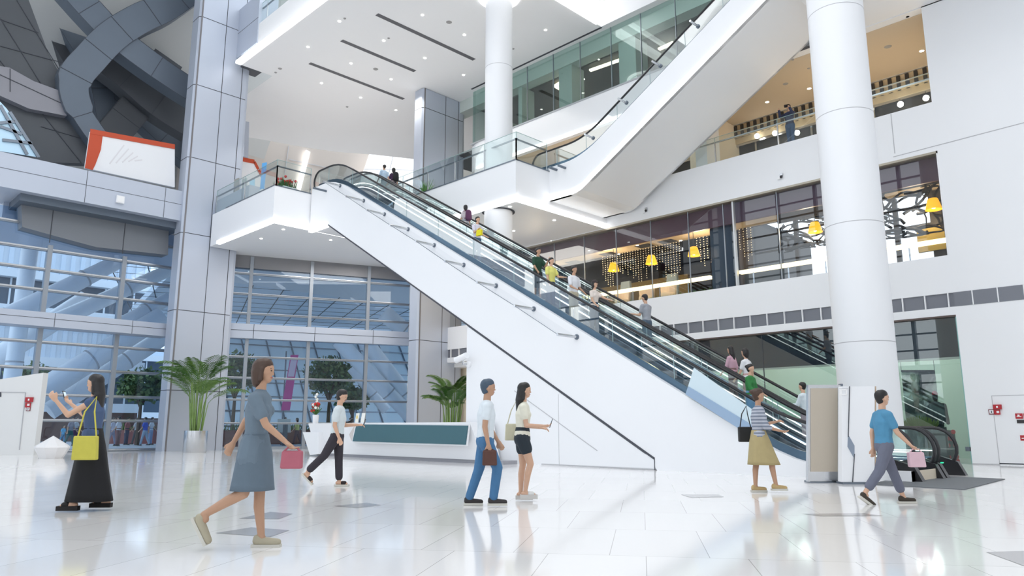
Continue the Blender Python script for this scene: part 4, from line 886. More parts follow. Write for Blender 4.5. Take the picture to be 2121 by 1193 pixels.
# strings of beads
m = MB()
for k in range(46):
    x = -20.5 + k * .14 if k < 30 else -15.6 + (k - 30) * .16
    for j in range(int(random.uniform(8, 16))): m.ball((x + random.uniform(-.01, .01), 26.4, 8.7 - j * .1), .022, mat('gold_bead', (.85, .7, .45), .3, emit=.5), 5)
tag(m.build('bead_curtain'), 'curtain of small gold beads hanging in the restaurant', 'curtain', kind='stuff')
# planting box behind the restaurant glass
for a, b, l in ((1185, 1300, 'strip of low green plants behind the glass at the left of the restaurant'), (1300, 1470, 'strip of low green plants behind the glass near the dark entrance')):
    xa_, xb_ = at(a, 600, y=24.4).x, at(b, 600, y=24.4).x; t = thing('planting_box', l, 'planter', ((xa_ + xb_) / 2, 24.9, 5.95)); m = MB(); m.box(-(xb_ - xa_) / 2, (xb_ - xa_) / 2, -.1, .1, 0, .08, DARK); partl(m, 'trough', t); m = MB()
    for k in range(int((xb_ - xa_) * 45)): x = random.uniform(-(xb_ - xa_) / 2, (xb_ - xa_) / 2); m.tube([(x, 0, .06), (x + random.uniform(-.08, .08), random.uniform(-.08, .08), random.uniform(.12, .3))], .02, mat('bright_leaf', (.15, .35, .08), .5) if k % 2 else GREENS[0], 3, r2=.004)
    partl(m, 'leaves', t)
# black branch screens in the restaurant windows
def branches(x0, x1, z0, z1, label, seed, n=26):
    random.seed(seed); t = thing('branch_screen', label, 'screen', ((x0 + x1) / 2, 25.6, z0)); m = MB()
    for k in range(n):
        p = Vector((random.uniform(x0, x1), 25.6, random.uniform(z0, z1))); a = random.uniform(-.6, .6) + (math.pi if random.random() < .5 else 0); P = [p.copy()]
        for j in range(9):
            a += random.uniform(-.7, .7); p = p + Vector((math.cos(a) * .2, random.uniform(-.05, .05), math.sin(a) * .16)); p.z = min(max(p.z, z0), z1); p.x = min(max(p.x, x0), x1); P.append(p.copy())
        m.tube(P, [.05 - .004 * i for i in range(len(P))], BLACKM, 5)
    part(m, 'branches', t, True); m = MB(); m.box(x0, x1, 25.55, 25.65, z1, 8.8, DARK); part(m, 'hanging_bar', t)
branches(at(1612, 470, y=25.6).x, at(1728, 470, y=25.6).x, 7.3, 8.4, 'tangle of black decorative branches left of the big column', 21, 24)
branches(at(1828, 440, y=25.6).x, at(1950, 420, y=25.6).x, 7.1, 8.7, 'tangle of black decorative branches in the window right of the column', 22, 34)
# ground shop display
t = thing('display_poster', 'large dark poster of a misty hillside in the ground floor shop', 'poster', (-7.2, 25.6, 0)); q = [at(u, v, y=26.2) for u, v in ((1872, 768), (1936, 768), (1950, 905), (1880, 905))]; q[0].x = q[3].x; q[1].x = q[2].x
def hill():
    m = mat('hillside_print', (.1, .14, .13), .5); n = m.node_tree; b = n.nodes['Principled BSDF']; t_ = n.nodes.new('ShaderNodeTexCoord'); w_ = n.nodes.new('ShaderNodeTexNoise'); w_.inputs['Scale'].default_value = 2.2; w_.inputs['Detail'].default_value = 8; r = n.nodes.new('ShaderNodeValToRGB')
    r.color_ramp.elements[0].position = .42; r.color_ramp.elements[0].color = (.03, .045, .045, 1); r.color_ramp.elements[1].position = .62; r.color_ramp.elements[1].color = (.4, .5, .44, 1)
    n.links.new(t_.outputs['Object'], w_.inputs['Vector']); n.links.new(w_.outputs['Fac'], r.inputs[0]); n.links.new(r.outputs[0], b.inputs['Base Color']); return m
m = MB(); m.prism(q, (0, .06, 0), hill()); part(m, 'print', t)
m = MB(); m.beam(q[0], q[1], .05, .05, DARK); part(m, 'top_bar', t)
for k_ in (0, 1): m = MB(); m.tube([q[k_], (q[k_].x, q[k_].y, 3.99)], .008, DARK, 5); part(m, 'hanging_wire', t)
m = MB(); q = [at(u, v, y=24.98) for u, v in ((1850, 888), (1925, 888), (1933, 958), (1850, 958))]; q = [Vector((p.x, p.y, max(p.z, 0))) for p in q]; m.prism(q, (0, .15, 0), mat('cream_board', (.6, .57, .44), .5)); tag(m.build('low_display_board'), 'low cream display board behind the escalator handrails', 'board')
t = thing('red_flower_poster', 'dark poster with red flowers low in the shop window', 'poster', (-6.6, 24.9, 0)); q = [at(u, v, y=24.9) for u, v in ((1934, 888), (1976, 892), (1986, 958), (1938, 958))]; q = [Vector((p.x, p.y, max(p.z, 0))) for p in q]; m = MB(); m.prism(q, (0, .05, 0), mat('dark_leaf_print', (.05, .06, .04), .5, noise=.6, nscale=7)); part(m, 'print', t); random.seed(2)
m = MB()
for k in range(16): p = q[3].lerp(q[2], random.random()).lerp(q[0].lerp(q[1], random.random()), random.random()); m.ball((p.x, 24.89, p.z), (.07, .01, .07), MATS['red_petal'], 7)
part(m, 'red_flowers', t); m = MB()
for a, b in (((1940, 905), (1960, 903)), ((1960, 903), (1963, 925)), ((1963, 925), (1943, 928)), ((1943, 928), (1940, 905))): m.beam(at(*a, y=24.85), at(*b, y=24.85), .02, .06, MATS['pure_white'])
part(m, 'white_square', t)
p = at(1905, 880, y=24.7); t = thing('green_shrub', 'low green shrub on the display ledge behind the handrails', 'plant', (p.x, 24.66, 1.02)); m = MB(); m.box(-.7, .7, -.1, .1, -1.02, 0, DARK); partl(m, 'ledge', t); m = MB()
for k in range(260): a = random.uniform(-.55, .55); h = .35 * math.cos(a * 1.8) * random.uniform(.4, 1); m.tube([(a * .8, 0, 0), (a, random.uniform(-.1, .1), h)], .02, mat('olive_leaf', (.14, .2, .03), .5), 3, r2=.006)
partl(m, 'leaves', t)
# ================================================================ OUTSIDE THE FACADE
TUBE = mat('white_steel_tube', (.93, .95, .97), .3); EXT = mat('pale_blue_cladding', (.6, .68, .77), .6); EXW = mat('exterior_white', (.72, .77, .82), .6); EXD = mat('exterior_dark_glass', (.06, .09, .13), .15)
def strut(a, b, r0, r1, label, x=None, pl=None, off=-4.0):
    if x is not None: p, q = at(*a, x=x), at(*b, x=x)
    else: k = (MN.x, MN.y, MK + off); p, q = at(*a, pl=k), at(*b, pl=k)
    t = thing('steel_strut', label, 'strut', p, 0, 'white struts outside the facade'); m = MB(); m.tube([p, q], r0, TUBE, 20, r2=r1); part(m, 'tube', t, True)
    m = MB(); c = p.lerp(q, .62); d = (q - p).normalized() * .04; m.tube([c - d, c + d], (r0 + r1) / 2 + .02, MATS['joint_grey'], 20); part(m, 'collar', t, True)
strut((20, 655), (262, 533), .5, .36, 'white slanting tube outside, crossing the upper left windows', x=-41)
strut((110, 668), (350, 560), .42, .34, 'second white slanting tube outside, below the first', x=-42)
strut((230, 684), (350, 618), .4, .34, 'short visible white tube outside, close to the grey column', x=-41)
strut((-100, 925), (335, 655), .6, .5, 'thick white tube outside rising across the lower left windows', x=-40.5)
strut((100, 850), (350, 690), .5, .45, 'shaded tube just under the thick white one outside', x=-41.5)
strut((-20, 750), (180, 620), .5, .5, 'pale tube outside at the far left edge of the windows', x=-43)
strut((67, 480), (6, 925), .38, .38, 'upright white tube outside the upper left window', x=-42)
strut((700, 705), (868, 880), .42, .42, 'left white tube of the pair sloping down behind the desk', off=-4)
strut((755, 705), (890, 880), .42, .42, 'right white tube of the pair sloping down behind the desk', off=-4.2)
strut((795, 648), (862, 705), .5, .45, 'white tube outside, seen just above the grey beam near the far column', off=-5)
strut((728, 762), (800, 850), .3, .3, 'thin white tube outside to the left of the sloping pair', off=-6)
# canopy
cp = MB(); k = []
for t_, o_ in ((-1, -.6), (LW + 6, -.6), (LW + 26, -34), (-7, -34)): k.append(mw(t_, o_, 10.1))
cp.prism([Vector(p) for p in k], (0, 0, .5), mat('canopy_soffit', (.72, .8, .88), .6))
for i in range(16): cp.beam(mw(-6 + i * 2, -.7, 10.09), mw(-6 + i * 2, -34, 10.09), .06, .02, SEAM)
for i in range(16): cp.beam(mw(-6, -1 - i * 2.1, 10.09), mw(LW + 20, -1 - i * 2.1, 10.09), .05, .02, SEAM)
struct(cp, 'ceiling_canopy')
# neighbouring buildings
def facade(name, label, x, y0, y1, z0, z1, floors, fin, yaw=0):
    t = thing(name, label, 'building', (x, (y0 + y1) / 2, 0)); m = MB(); m.box(x - 6, x, y0, y1, z0, z1, EXT); part(m, 'wall', t)
    for i, (a, b, kind) in enumerate(floors):
        m = MB()
        if kind == 'fins':
            m.box(x, x + .1, y0, y1, a, b, EXW); y = y0
            while y < y1: m.box(x + .1, x + .3, y, y + fin * .45, a, b, EXT); y += fin
            part(m, 'fin_screen', t)
        elif kind == 'glass':
            m.box(x, x + .08, y0, y1, a, b, EXD); part(m, 'window_band', t); m = MB(); y = y0
            while y < y1: m.box(x + .08, x + .2, y, y + .12, a, b, EXW); y += 2.2
            part(m, 'mullions', t)
        elif kind == 'slab': m.box(x, x + .8, y0, y1, a, b, EXW); part(m, 'slab_edge', t)
        elif kind == 'brown': m.box(x, x + .1, y0, y1, a, b, mat('brown_shopfront', (.12, .06, .05), .4)); part(m, 'shopfront', t)
facade('office_building', 'pale building with finned upper storeys outside the left facade', -66, -10, 22, 0, 22, [(0, 2.2, 'brown'), (2.2, 2.9, 'slab'), (2.9, 5.6, 'glass'), (5.6, 6.3, 'slab'), (6.3, 9.5, 'fins'), (9.5, 10.1, 'slab'), (10.1, 12.2, 'glass'), (12.2, 12.8, 'slab'), (12.8, 20, 'fins')], .7)
facade('office_building', 'low building with long window bands outside the middle facade', -84, 24, 72, 0, 9.5, [(0, 2.0, 'brown'), (2.0, 2.6, 'slab'), (2.6, 5, 'glass'), (5, 5.5, 'slab'), (5.5, 8, 'glass'), (8, 8.6, 'slab')], 1.2)
# sloping glazed skirt of the neighbouring hall, seen through the middle windows
t = thing('glazed_hall', 'sloping glazed wall of the hall beyond the plaza', 'building', (-60, 40, 0)); m = MB()
q = [Vector((-52, 22, 0)), Vector((-46, 44, 0)), Vector((-56, 48, 9)), Vector((-62, 24, 9))]; m.prism(q, (-.2, 0, 0), mat('blue_green_glazing', (.72, .82, .86), .45)); part(m, 'glazing', t)
m = MB()
for i in range(9): m.beam(q[0].lerp(q[3], i / 8) + Vector((.1, 0, 0)), q[1].lerp(q[2], i / 8) + Vector((.1, 0, 0)), .1, .1, DSTEEL)
for i in range(13): m.beam(q[0].lerp(q[1], i / 12) + Vector((.1, 0, 0)), q[3].lerp(q[2], i / 12) + Vector((.1, 0, 0)), .1, .1, DSTEEL)
part(m, 'glazing_bars', t)
# trees
def tree(u, v0, f, H, R, label, seed, n=420, gr=0):
    random.seed(seed); p = at(u, 900, f=f); t = thing('plaza_tree', label, 'tree', (p.x, p.y, -.04)); m = MB()
    m.tube([(0, 0, 0), (.05, 0, H * .35), (0, .05, H * .55)], [.14, .11, .08], mat('bark', (.12, .08, .05), .9), 7)
    for k in range(6): a = k * 1.05; m.tube([(0, 0, H * .45), (R * .6 * math.cos(a), R * .6 * math.sin(a), H * .78)], [.06, .02], MATS['bark'], 5)
    partl(m, 'trunk', t, True); m = MB(); lm = (mat('tree_leaf', (.05, .11, .04), .6), mat('tree_leaf_light', (.14, .22, .07), .6))
    for k in range(n):
        a = random.uniform(0, 6.28); b = math.acos(random.uniform(-1, 1)); r = R * random.uniform(.5, 1.05); c = Vector((r * math.sin(b) * math.cos(a), r * math.sin(b) * math.sin(a), H * .72 + r * .75 * math.cos(b)))
        for j in range(4):
            d = Vector((random.uniform(-1, 1), random.uniform(-1, 1), random.uniform(-1, 1))).normalized() * .2; e = Vector((random.uniform(-1, 1), random.uniform(-1, 1), random.uniform(-1, 1))).normalized() * .13; c2 = c + d
            m.face([c2 - d * .7, c2 + e, c2 + d * .7, c2 - e], lm[(k + gr) % 2])
    partl(m, 'crown', t)
tree(678, 750, 47, 5.9, 1.5, 'leafy plaza tree seen through the glass above the desk', 1)
tree(480, 735, 46, 6.2, 1.5, 'dark leafy plaza tree just right of the left column', 2, gr=0)
tree(727, 800, 44, 3.9, .9, 'small light green tree behind the desk', 3, 240, 1)
tree(285, 750, 46, 5.0, 1.3, 'plaza tree seen through the left facade by the column', 4)
tree(50, 745, 44, 5.2, 1.3, 'plaza tree near the left edge of the facade', 5, gr=1)
# pink banner, benches and planters outside
t = thing('street_banner', 'tall pink and white banner on a pole outside the glass', 'banner', at(597, 905, f=44)); m = MB(); q = [at(u, v, f=44) for u, v in ((582, 850), (600, 850), (618, 735), (602, 735))]; m.prism(q, (-.03, .03, 0), mat('magenta_banner', (.7, .05, .3), .6)); part(m, 'sheet', t)
m = MB(); q = [at(u, v, f=43.9) for u, v in ((596, 780), (609, 780), (616, 742), (603, 742))]; m.prism(q, (.01, -.01, 0), mat('pale_pink', (.8, .6, .7), .6)); part(m, 'pale_panel', t)
m = MB(); p = at(583, 905, f=44.2); m.tube([(p.x, p.y, 0), (p.x, p.y, 5.5)], .05, DSTEEL, 6); part(m, 'pole', t)
t = thing('poster_case', 'low lit poster case outside beside the pink banner', 'sign', at(590, 905, f=43)); m = MB(); q = [at(u, v, f=43) for u, v in ((576, 878), (602, 878), (602, 850), (576, 850))]; m.prism(q, (-.06, .06, 0), mat('pale_poster', (.6, .62, .55), .5)); part(m, 'poster', t); m = MB(); m.box(-.1, .1, -.1, .1, 0, 1.2, DSTEEL); partl(m, 'post', t); t.location.z = 0
for i, (u, f, c, l) in enumerate(((478, 42.5, (.18, .07, .05), 'long brown planter outside by the left column'), (556, 49, (.18, .07, .05), 'brown planter outside beneath the pink banner'), (262, 50, (.25, .08, .07), 'reddish low wall of seats outside the left facade'), (660, 50, (.18, .07, .05), 'brown planter outside left of the desk flowers'))):
    p = at(u, 900, f=f); t = thing('plaza_planter', l, 'planter', (p.x, p.y, -.04), math.radians(45)); m = MB(); m.box(-2, 2, -.4, .4, 0, .9, mat('pl%d' % i, c, .7)); partl(m, 'box', t); m = MB()
    for k in range(90): x = random.uniform(-1.9, 1.9); m.tube([(x, 0, .85), (x + random.uniform(-.2, .2), random.uniform(-.3, .3), random.uniform(1, 1.4))], .05, GREENS[k % 2], 3, r2=.01)
    partl(m, 'plants', t)
# ================================================================ PEOPLE
SKIN = mat('skin', (.62, .38, .26), .55); SKIN2 = mat('skin_tan', (.48, .28, .18), .55); HAIRB = mat('black_hair', (.012, .01, .01), .4); HAIRN = mat('brown_hair', (.06, .03, .018), .45)
def V(*a): return Vector(a)
def ring_caps(mb, segs, m, n=12):
    """closed, overlapping tapered capsules; seg = (p, q, r1, r2, wide, lateral)"""
    for sg in segs:
        p, q, r1, r2 = sg[:4]; wd = sg[4] if len(sg) > 4 else 1; lat = sg[5] if len(sg) > 5 else None
        d = q - p; L = d.length; d = d.normalized() if L > 1e-6 else V(0, 0, 1)
        a = (lat - d * lat.dot(d)) if lat is not None else d.cross(V(0, 0, 1) if abs(d.z) < .9 else V(1, 0, 0))
        a.normalize(); b = d.cross(a).normalized(); P = []
        for k in range(4): an = math.pi / 2 * (1 - k / 4); P.append((p - d * r1 * math.sin(an), max(r1 * math.cos(an), 1e-4)))
        P.append((p, r1)); P.append((p.lerp(q, .5), (r1 + r2) / 2)); P.append((q, r2))
        for k in range(1, 5): an = math.pi / 2 * k / 4; P.append((q + d * r2 * math.sin(an), max(r2 * math.cos(an), 1e-4)))
        vs = [c + r * (math.cos(2 * math.pi * j / n) * a * wd + math.sin(2 * math.pi * j / n) * b) for c, r in P for j in range(n)]
        K = len(P); fs = [(i * n + j, i * n + (j + 1) % n, (i + 1) * n + (j + 1) % n, (i + 1) * n + j) for i in range(K - 1) for j in range(n)] + [tuple(range(n))[::-1], tuple((K - 1) * n + j for j in range(n))]
        mb.add(vs, fs, m)
def fuse(mb, name, parent, voxel, smooth=4):
    o = mb.build(name); md = o.modifiers.new('r', 'REMESH'); md.mode = 'VOXEL'; md.voxel_size = voxel
    s = o.modifiers.new('s', 'SMOOTH'); s.iterations = smooth; s.factor = .5
    bpy.context.view_layer.update(); dg = bpy.context.evaluated_depsgraph_get()
    me = bpy.data.meshes.new_from_object(o.evaluated_get(dg)); me.name = name
    if not me.materials:
        for m in mb.mats: me.materials.append(m)
    me.polygons.foreach_set('use_smooth', [True] * len(me.polygons)); o.modifiers.clear(); old = o.data; o.data = me; bpy.data.meshes.remove(old); o.parent = parent; return o
CLOTH = {}
def cloth(c, noise=.08): 
    k = 'cloth_%02x%02x%02x' % tuple(int(x * 255) for x in c); return mat(k, c, .85, noise=noise, nscale=14)
def stripes(name, c1, c2, sc):
    if name in MATS: return MATS[name]
    m = mat(name, c1, .85); n = m.node_tree; b = n.nodes['Principled BSDF']; t = n.nodes.new('ShaderNodeTexCoord'); w_ = n.nodes.new('ShaderNodeTexWave'); w_.bands_direction = 'Z'; w_.inputs['Scale'].default_value = sc
    mx = n.nodes.new('ShaderNodeMix'); mx.data_type = 'RGBA'; mx.inputs['A'].default_value = (*c1, 1); mx.inputs['B'].default_value = (*c2, 1); n.links.new(t.outputs['Object'], w_.inputs['Vector']); n.links.new(w_.outputs['Fac'], mx.inputs['Factor']); n.links.new(mx.outputs['Result'], b.inputs['Base Color']); return m
def person(label, loc, H, heading, legs=((.35, .1), (-.3, .25)), arms=((.3, .4, .1), (-.25, .3, .1)), lean=.03, look=0.0, sex='f', hair='short', hc=None, skin=None, top=None, sleeve=.55, bottom=('trousers', (.05, .06, .1), 1.0), shoe=(.02, .02, .02), sole=0.02, fine=True, group=None, headtilt=0.0, topmat=None, botmat=None, shoestyle='shoe', cap=None, longtop=0.0, z_on=None):
    """local frame: +x forward, +y left. leg = (thigh forward, knee bend); arm = (upper arm forward, elbow bend, spread[, inward])"""
    s = H / 1.7; hm = hc or HAIRB; sk = skin or SKIN; f = sex == 'f'
    t = thing('person', label, 'person', loc, heading, group)
    vx = .0085 if fine else .016
    hipw = .085; shw = .155 if f else .18
    thigh, shin = .415, .40
    J = {}
    low = 1e9
    for i, sd in ((0, 1), (1, -1)):
        a, kb = legs[i]; hp = V(0, sd * hipw, 0); kn = hp + V(math.sin(a), 0, -math.cos(a)) * thigh; b = a - kb; an = kn + V(math.sin(b), 0, -math.cos(b)) * shin
        J[i] = [hp, kn, an, b]; low = min(low, an.z - .085 - (.05 if legs[i][0] < -.2 and kb > .2 else 0) + (.0))
    pz = -low + 0.0 + sole
    for i in (0, 1): J[i] = [p + V(0, 0, pz) for p in J[i][:3]] + [J[i][3]]
    hip = V(0, 0, pz); lx = math.sin(lean)
    def sp(h): return hip + V(lx * h * 1.4, 0, h)
    waist, chest, shc, neckb, necktop = sp(.14), sp(.34), sp(.47), sp(.53), sp(.60)
    LAT = V(0, 1, 0)
    headc = sp(.70) + V(.015 + .05 * headtilt, 0, -.015 * abs(headtilt)); ca, sa = math.cos(look), math.sin(look)
    def hd(x, y, z_):      # head frame: nod by headtilt, turn by look
        cx, sx = math.cos(-headtilt), math.sin(-headtilt); x2, z2 = x * cx - z_ * sx, x * sx + z_ * cx; return headc + V(x2 * ca - y * sa, x2 * sa + y * ca, z2)
    B = []; wf = 1.0 if f else 1.1
    tors = [(sp(.0), sp(.05), .115 if f else .11, .112, 1.42, LAT), (sp(.05), waist, .11, .088 if f else .1, 1.35, LAT), (waist, chest, .088 if f else .102, .108 * wf, 1.4, LAT), (chest, sp(.44), .108 * wf, .085 * wf, 1.5, LAT)]
    B += tors
    sh = {}
    for i, sd in ((0, 1), (1, -1)):
        S0 = sp(.445) + V(0, sd * shw, 0); sh[i] = S0; B.append((sp(.46) + V(0, sd * .04, 0), S0, .062 * wf, .052 * wf))
    if f:
        for sd in (1, -1): B.append((chest + V(.055, sd * .065, .0), chest + V(.06, sd * .065, .0), .058, .055))
    B += [(shc, necktop, .052 * wf, .047 * wf)]
    arms_pts = {}
    for i, sd in ((0, 1), (1, -1)):
        A = arms[i]; a, eb, spd = A[:3]; inw = A[3] if len(A) > 3 else 0
        d1 = V(math.sin(a), sd * math.sin(spd), -math.cos(a)).normalized(); el = sh[i] + d1 * .275
        d2 = V(math.sin(a + eb), sd * (math.sin(spd) * .5 - inw), -math.cos(a + eb)).normalized(); wr = el + d2 * .24
        arms_pts[i] = (el, wr, d1, d2); B += [(sh[i], el, .044 * wf, .035 * wf), (el, wr, .036 * wf, .024 * wf)]
        # hand: flat palm, four curled fingers of different length, thumb from the side
        side = V(0, 0, 1).cross(d2); side = side.normalized() if side.length > .2 else V(1, 0, 0)
        if abs(d2.z) > .75: side = V(1, 0, 0) - d2 * d2.x; side.normalize()
        nrm = d2.cross(side).normalized() * (-sd); pe = wr + d2 * .085
        B.append((wr + d2 * .015, pe, .020, .022, 1.75, side))
        if fine:
            for k, (off, ln) in enumerate(((-.03, .062), (-.01, .073), (.011, .069), (.031, .052))):
                b0 = pe + side * off; m1 = b0 + (d2 * .85 + nrm * .35).normalized() * ln * .55; m2 = m1 + (d2 * .5 + nrm * .8).normalized() * ln * .5
                B += [(b0, m1, .0105, .0095), (m1, m2, .0095, .0085)]
            tb = wr + d2 * .03 - side * .03; B += [(tb, tb - side * .025 + d2 * .03 + nrm * .01, .012, .0105), (tb - side * .025 + d2 * .03 + nrm * .01, tb - side * .025 + d2 * .06 + nrm * .02, .0105, .009)]
    for i in (0, 1):
        hp, kn, an, b = J[i][:4]; B += [(hp + V(0, 0, -.02), kn, .088 if f else .085, .053), (kn, kn.lerp(an, .35) + V(-.012, 0, 0), .052, .05), (kn.lerp(an, .35) + V(-.012, 0, 0), an, .05, .033), (an, an + V(.02, 0, -.04), .034, .032)]
        ft = b if b < -.5 else 0; toe = V(math.cos(ft), 0, math.sin(ft) if ft < 0 else 0)
        heel = an + V(-.035, 0, -.045); J[i].append((heel, toe)); B.append((heel, heel + toe * .17 + V(0, 0, -.012), .032, .024, 1.15, LAT))
    # head: skull, jaw, nose, ears, brow
    B += [(hd(-.018, 0, .035), hd(.012, 0, .03), .086, .08, .9, V(-sa, ca, 0)), (hd(.01, 0, .0), hd(.035, 0, -.06), .068, .042, .92, V(-sa, ca, 0)), (hd(.076, 0, .004), hd(.089, 0, -.018), .008, .0115), (hd(0, .07, .0), hd(0, .078, -.02), .014, .012), (hd(0, -.07, .0), hd(0, -.078, -.02), .014, .012)]
    def cap_mb(segs, m, g=0): mb = MB(); ring_caps(mb, [(p[0] * s, p[1] * s, (p[2] + g) * s, (p[3] + g) * s) + tuple(p[4:]) for p in segs], m); return mb
    bo = fuse(cap_mb(B, sk), 'body', t, vx * s, 3)
    # face
    if fine:
        for sd in (1, -1):
            mb = MB(); mb.ball(hd(.076, sd * .03, .014) * s, (.008 * s, .013 * s, .006 * s), mat('eye_dark', (.02, .015, .012), .3), 8); partl(mb, 'eye', bo, True)
            mb = MB(); mb.tube([hd(.078, sd * .015, .033) * s, hd(.074, sd * .045, .034) * s], .004 * s, hm, 5); partl(mb, 'eyebrow', bo)
        mb = MB(); mb.tube([hd(.072, .02, -.05) * s, hd(.082, 0, -.049) * s, hd(.072, -.02, -.05) * s], .0055 * s, mat('lip', (.45, .14, .12), .5), 6); partl(mb, 'mouth', bo, True)
    # hair
    Hh = [(hd(-.03, 0, .05), hd(0, 0, .062), .092, .082, .93, V(-sa, ca, 0)), (hd(-.05, 0, .02), hd(-.045, 0, -.03), .07, .055, 1.0, V(-sa, ca, 0))]
    if hair == 'long': Hh += [(hd(-.05, 0, .0), hd(-.08, 0, -.14), .075, .07, 1.15, V(-sa, ca, 0)), (hd(-.08, 0, -.14), hd(-.1, .0, -.3), .068, .04, 1.4, V(-sa, ca, 0)), (hd(-.01, .068, .03), hd(-.02, .07, -.12), .022, .02), (hd(-.01, -.068, .03), hd(-.02, -.07, -.12), .022, .02)]
    elif hair == 'bob': Hh += [(hd(-.05, 0, .0), hd(-.055, 0, -.09), .078, .06, 1.1, V(-sa, ca, 0)), (hd(0, .07, .03), hd(-.01, .072, -.07), .022, .02), (hd(0, -.07, .03), hd(-.01, -.072, -.07), .022, .02)]
    elif hair == 'bun': Hh += [(hd(-.11, 0, .07), hd(-.12, 0, .07), .045, .04)]
    elif hair == 'pony': Hh += [(hd(-.1, 0, .05), hd(-.15, 0, -.02), .035, .04), (hd(-.15, 0, -.02), hd(-.15, 0, -.2), .04, .02)]
    fuse(cap_mb(Hh, hm), 'hair', t, vx * s * 1.1, 3)
    if cap: fuse(cap_mb([(hd(-.02, 0, .075), hd(0, 0, .08), .09, .085, .95, V(-sa, ca, 0)), (hd(.06, 0, .062), hd(.15, 0, .05), .02, .012, 3.2, V(-sa, ca, 0))], cloth(cap)), 'cap', t, vx * s * 1.1, 2)
    # top
    if top or topmat:
        T = [tors[0][:2] + (.11, .11, 1.42, LAT)] + tors[1:] + [(shc, sp(.50), .055, .05)]
        for i in (0, 1):
            T.append((sp(.46) + V(0, (.04 if i == 0 else -.04), 0), sh[i], .062 * wf, .052 * wf)); el, wr, d1, d2 = arms_pts[i]
            if sleeve > 0:
                if sleeve <= 1: T.append((sh[i], sh[i].lerp(el, sleeve), .05 * wf, .048 * wf))
                else: T += [(sh[i], el, .048 * wf, .042 * wf), (el, el.lerp(wr, sleeve - 1), .042 * wf, .033 * wf)]
        if f:
            for sd in (1, -1): T.append((chest + V(.055, sd * .065, .0), chest + V(.06, sd * .065, .0), .058, .055))
        if longtop: T.append((sp(.02), sp(-longtop), .122, .14, 1.38, LAT))
        fuse(cap_mb(T, topmat or cloth(top), .013), 'shirt', t, (vx * 1.15) * s, 4)
    kind, bc, ln = bottom; bmm = botmat or cloth(bc)
    if kind in ('trousers', 'shorts'):
        T = [(sp(-.03), sp(.1), .115, .1, 1.4, LAT)]
        for i in (0, 1):
            hp, kn, an, b = J[i][:4]
            if ln >= .99: T += [(hp + V(0, 0, -.02), kn, .092, .06), (kn, an + V(0, 0, .01), .058, .046)]
            elif ln > .5: k_ = kn.lerp(an, (ln - .5) * 2); T += [(hp + V(0, 0, -.02), kn, .092, .062), (kn, k_, .06, .055)]
            else: T += [(hp + V(0, 0, -.02), hp.lerp(kn, ln * 2), .094, .085)]
        fuse(cap_mb(T, bmm, .014), kind, t, vx * 1.15 * s, 3)
    else:      # skirt: elliptical tube from waist to hem that follows the stride
        kx = [J[i][1].x for i in (0, 1)]; ax = [J[i][2].x for i in (0, 1)]; tot = pz * ln; hem = pz - tot; lower = hem < J[0][1].z
        x0, x1 = (min(ax + kx) if lower else min(kx)), (max(ax + kx) if lower else max(kx)); fr = min(1, tot / .42) if not lower else 1
        N = 9; prof = []
        for i in range(N + 1):
            u_ = i / N; z_ = sp(.12).z - (sp(.12).z - hem) * u_; grow = u_ ** 1.2
            cx_ = (x0 + x1) / 2 * grow * fr + lx * (1 - u_) * .15; hx = .112 + ((x1 - x0) / 2 * fr + .02) * grow * (.85 if lower else 1) + .022 * min(1, u_ * 3.5); hy = .142 + .04 * min(1, u_ * 3.5) + .025 * grow
            prof.append((cx_, hx, hy, z_))
        mb = MB(); n = 28; vs = []
        for r_in in (0, .012):
            for (cx_, hx, hy, z_) in prof:
                for j in range(n):
                    an_ = 2 * math.pi * j / n; w_ = 1 + .035 * math.sin(7 * an_) * (z_ < prof[2][3]); vs.append(V(cx_ + (hx - r_in) * w_ * math.cos(an_), (hy - r_in) * w_ * math.sin(an_), z_) * s)
        K = N + 1; fs = []
        for i in range(N):
            for j in range(n): a0 = i * n + j; a1 = i * n + (j + 1) % n; fs.append((a0, a1, a1 + n, a0 + n)); o2 = K * n; fs.append((o2 + a0, o2 + a0 + n, o2 + a1 + n, o2 + a1))
        for j in range(n): a0, a1 = N * n + j, N * n + (j + 1) % n; fs.append((a0, a1, K * n + a1, K * n + a0)); a0, a1 = j, (j + 1) % n; fs.append((a1, a0, K * n + a0, K * n + a1))
        mb.add(vs, fs, bmm); partl(mb, 'skirt', t, 'all')
    for i in (0, 1):
        heel, toe = J[i][4]; sm = cloth(shoe, .02); e = heel + toe * .18 + V(0, 0, -.012); mb = MB()
        if shoestyle == 'shoe': ring_caps(mb, [(heel * s, (e + toe * .01) * s, .042 * s, .034 * s, 1.15, LAT), ((heel + V(0, 0, .02)) * s, (heel + V(.02, 0, .02)) * s, .04 * s, .038 * s)], sm)
        else: ring_caps(mb, [((heel + toe * .1) * s, (heel + toe * .14) * s, .038 * s, .036 * s, 1.2, LAT)], sm)
        up = V(-toe.z, 0, toe.x); a_, b_ = heel - toe * .045 - up * .042, e + toe * .04 - up * .03; mb2 = MB()
        mb2.beam(a_ * s, b_ * s, .085 * s, max(.02, sole + .012) * s, mat('pale_sole', (.6, .58, .52), .6) if sole < .03 else (sm if shoestyle == 'platform_dark' else cloth((.6, .58, .55))), up=up)
        so = fuse(mb, 'shoe', t, vx * s, 2); partl(mb2, 'sole', so)
    J['sh'] = sh; J['arm'] = arms_pts; J['s'] = s; J['t'] = t; J['sp'] = sp
    return J
def world_pt(J, p): t = J['t']; return Matrix.Translation(t.location) @ Matrix.Rotation(t.rotation_euler.z, 4, 'Z') @ (p * J['s'])
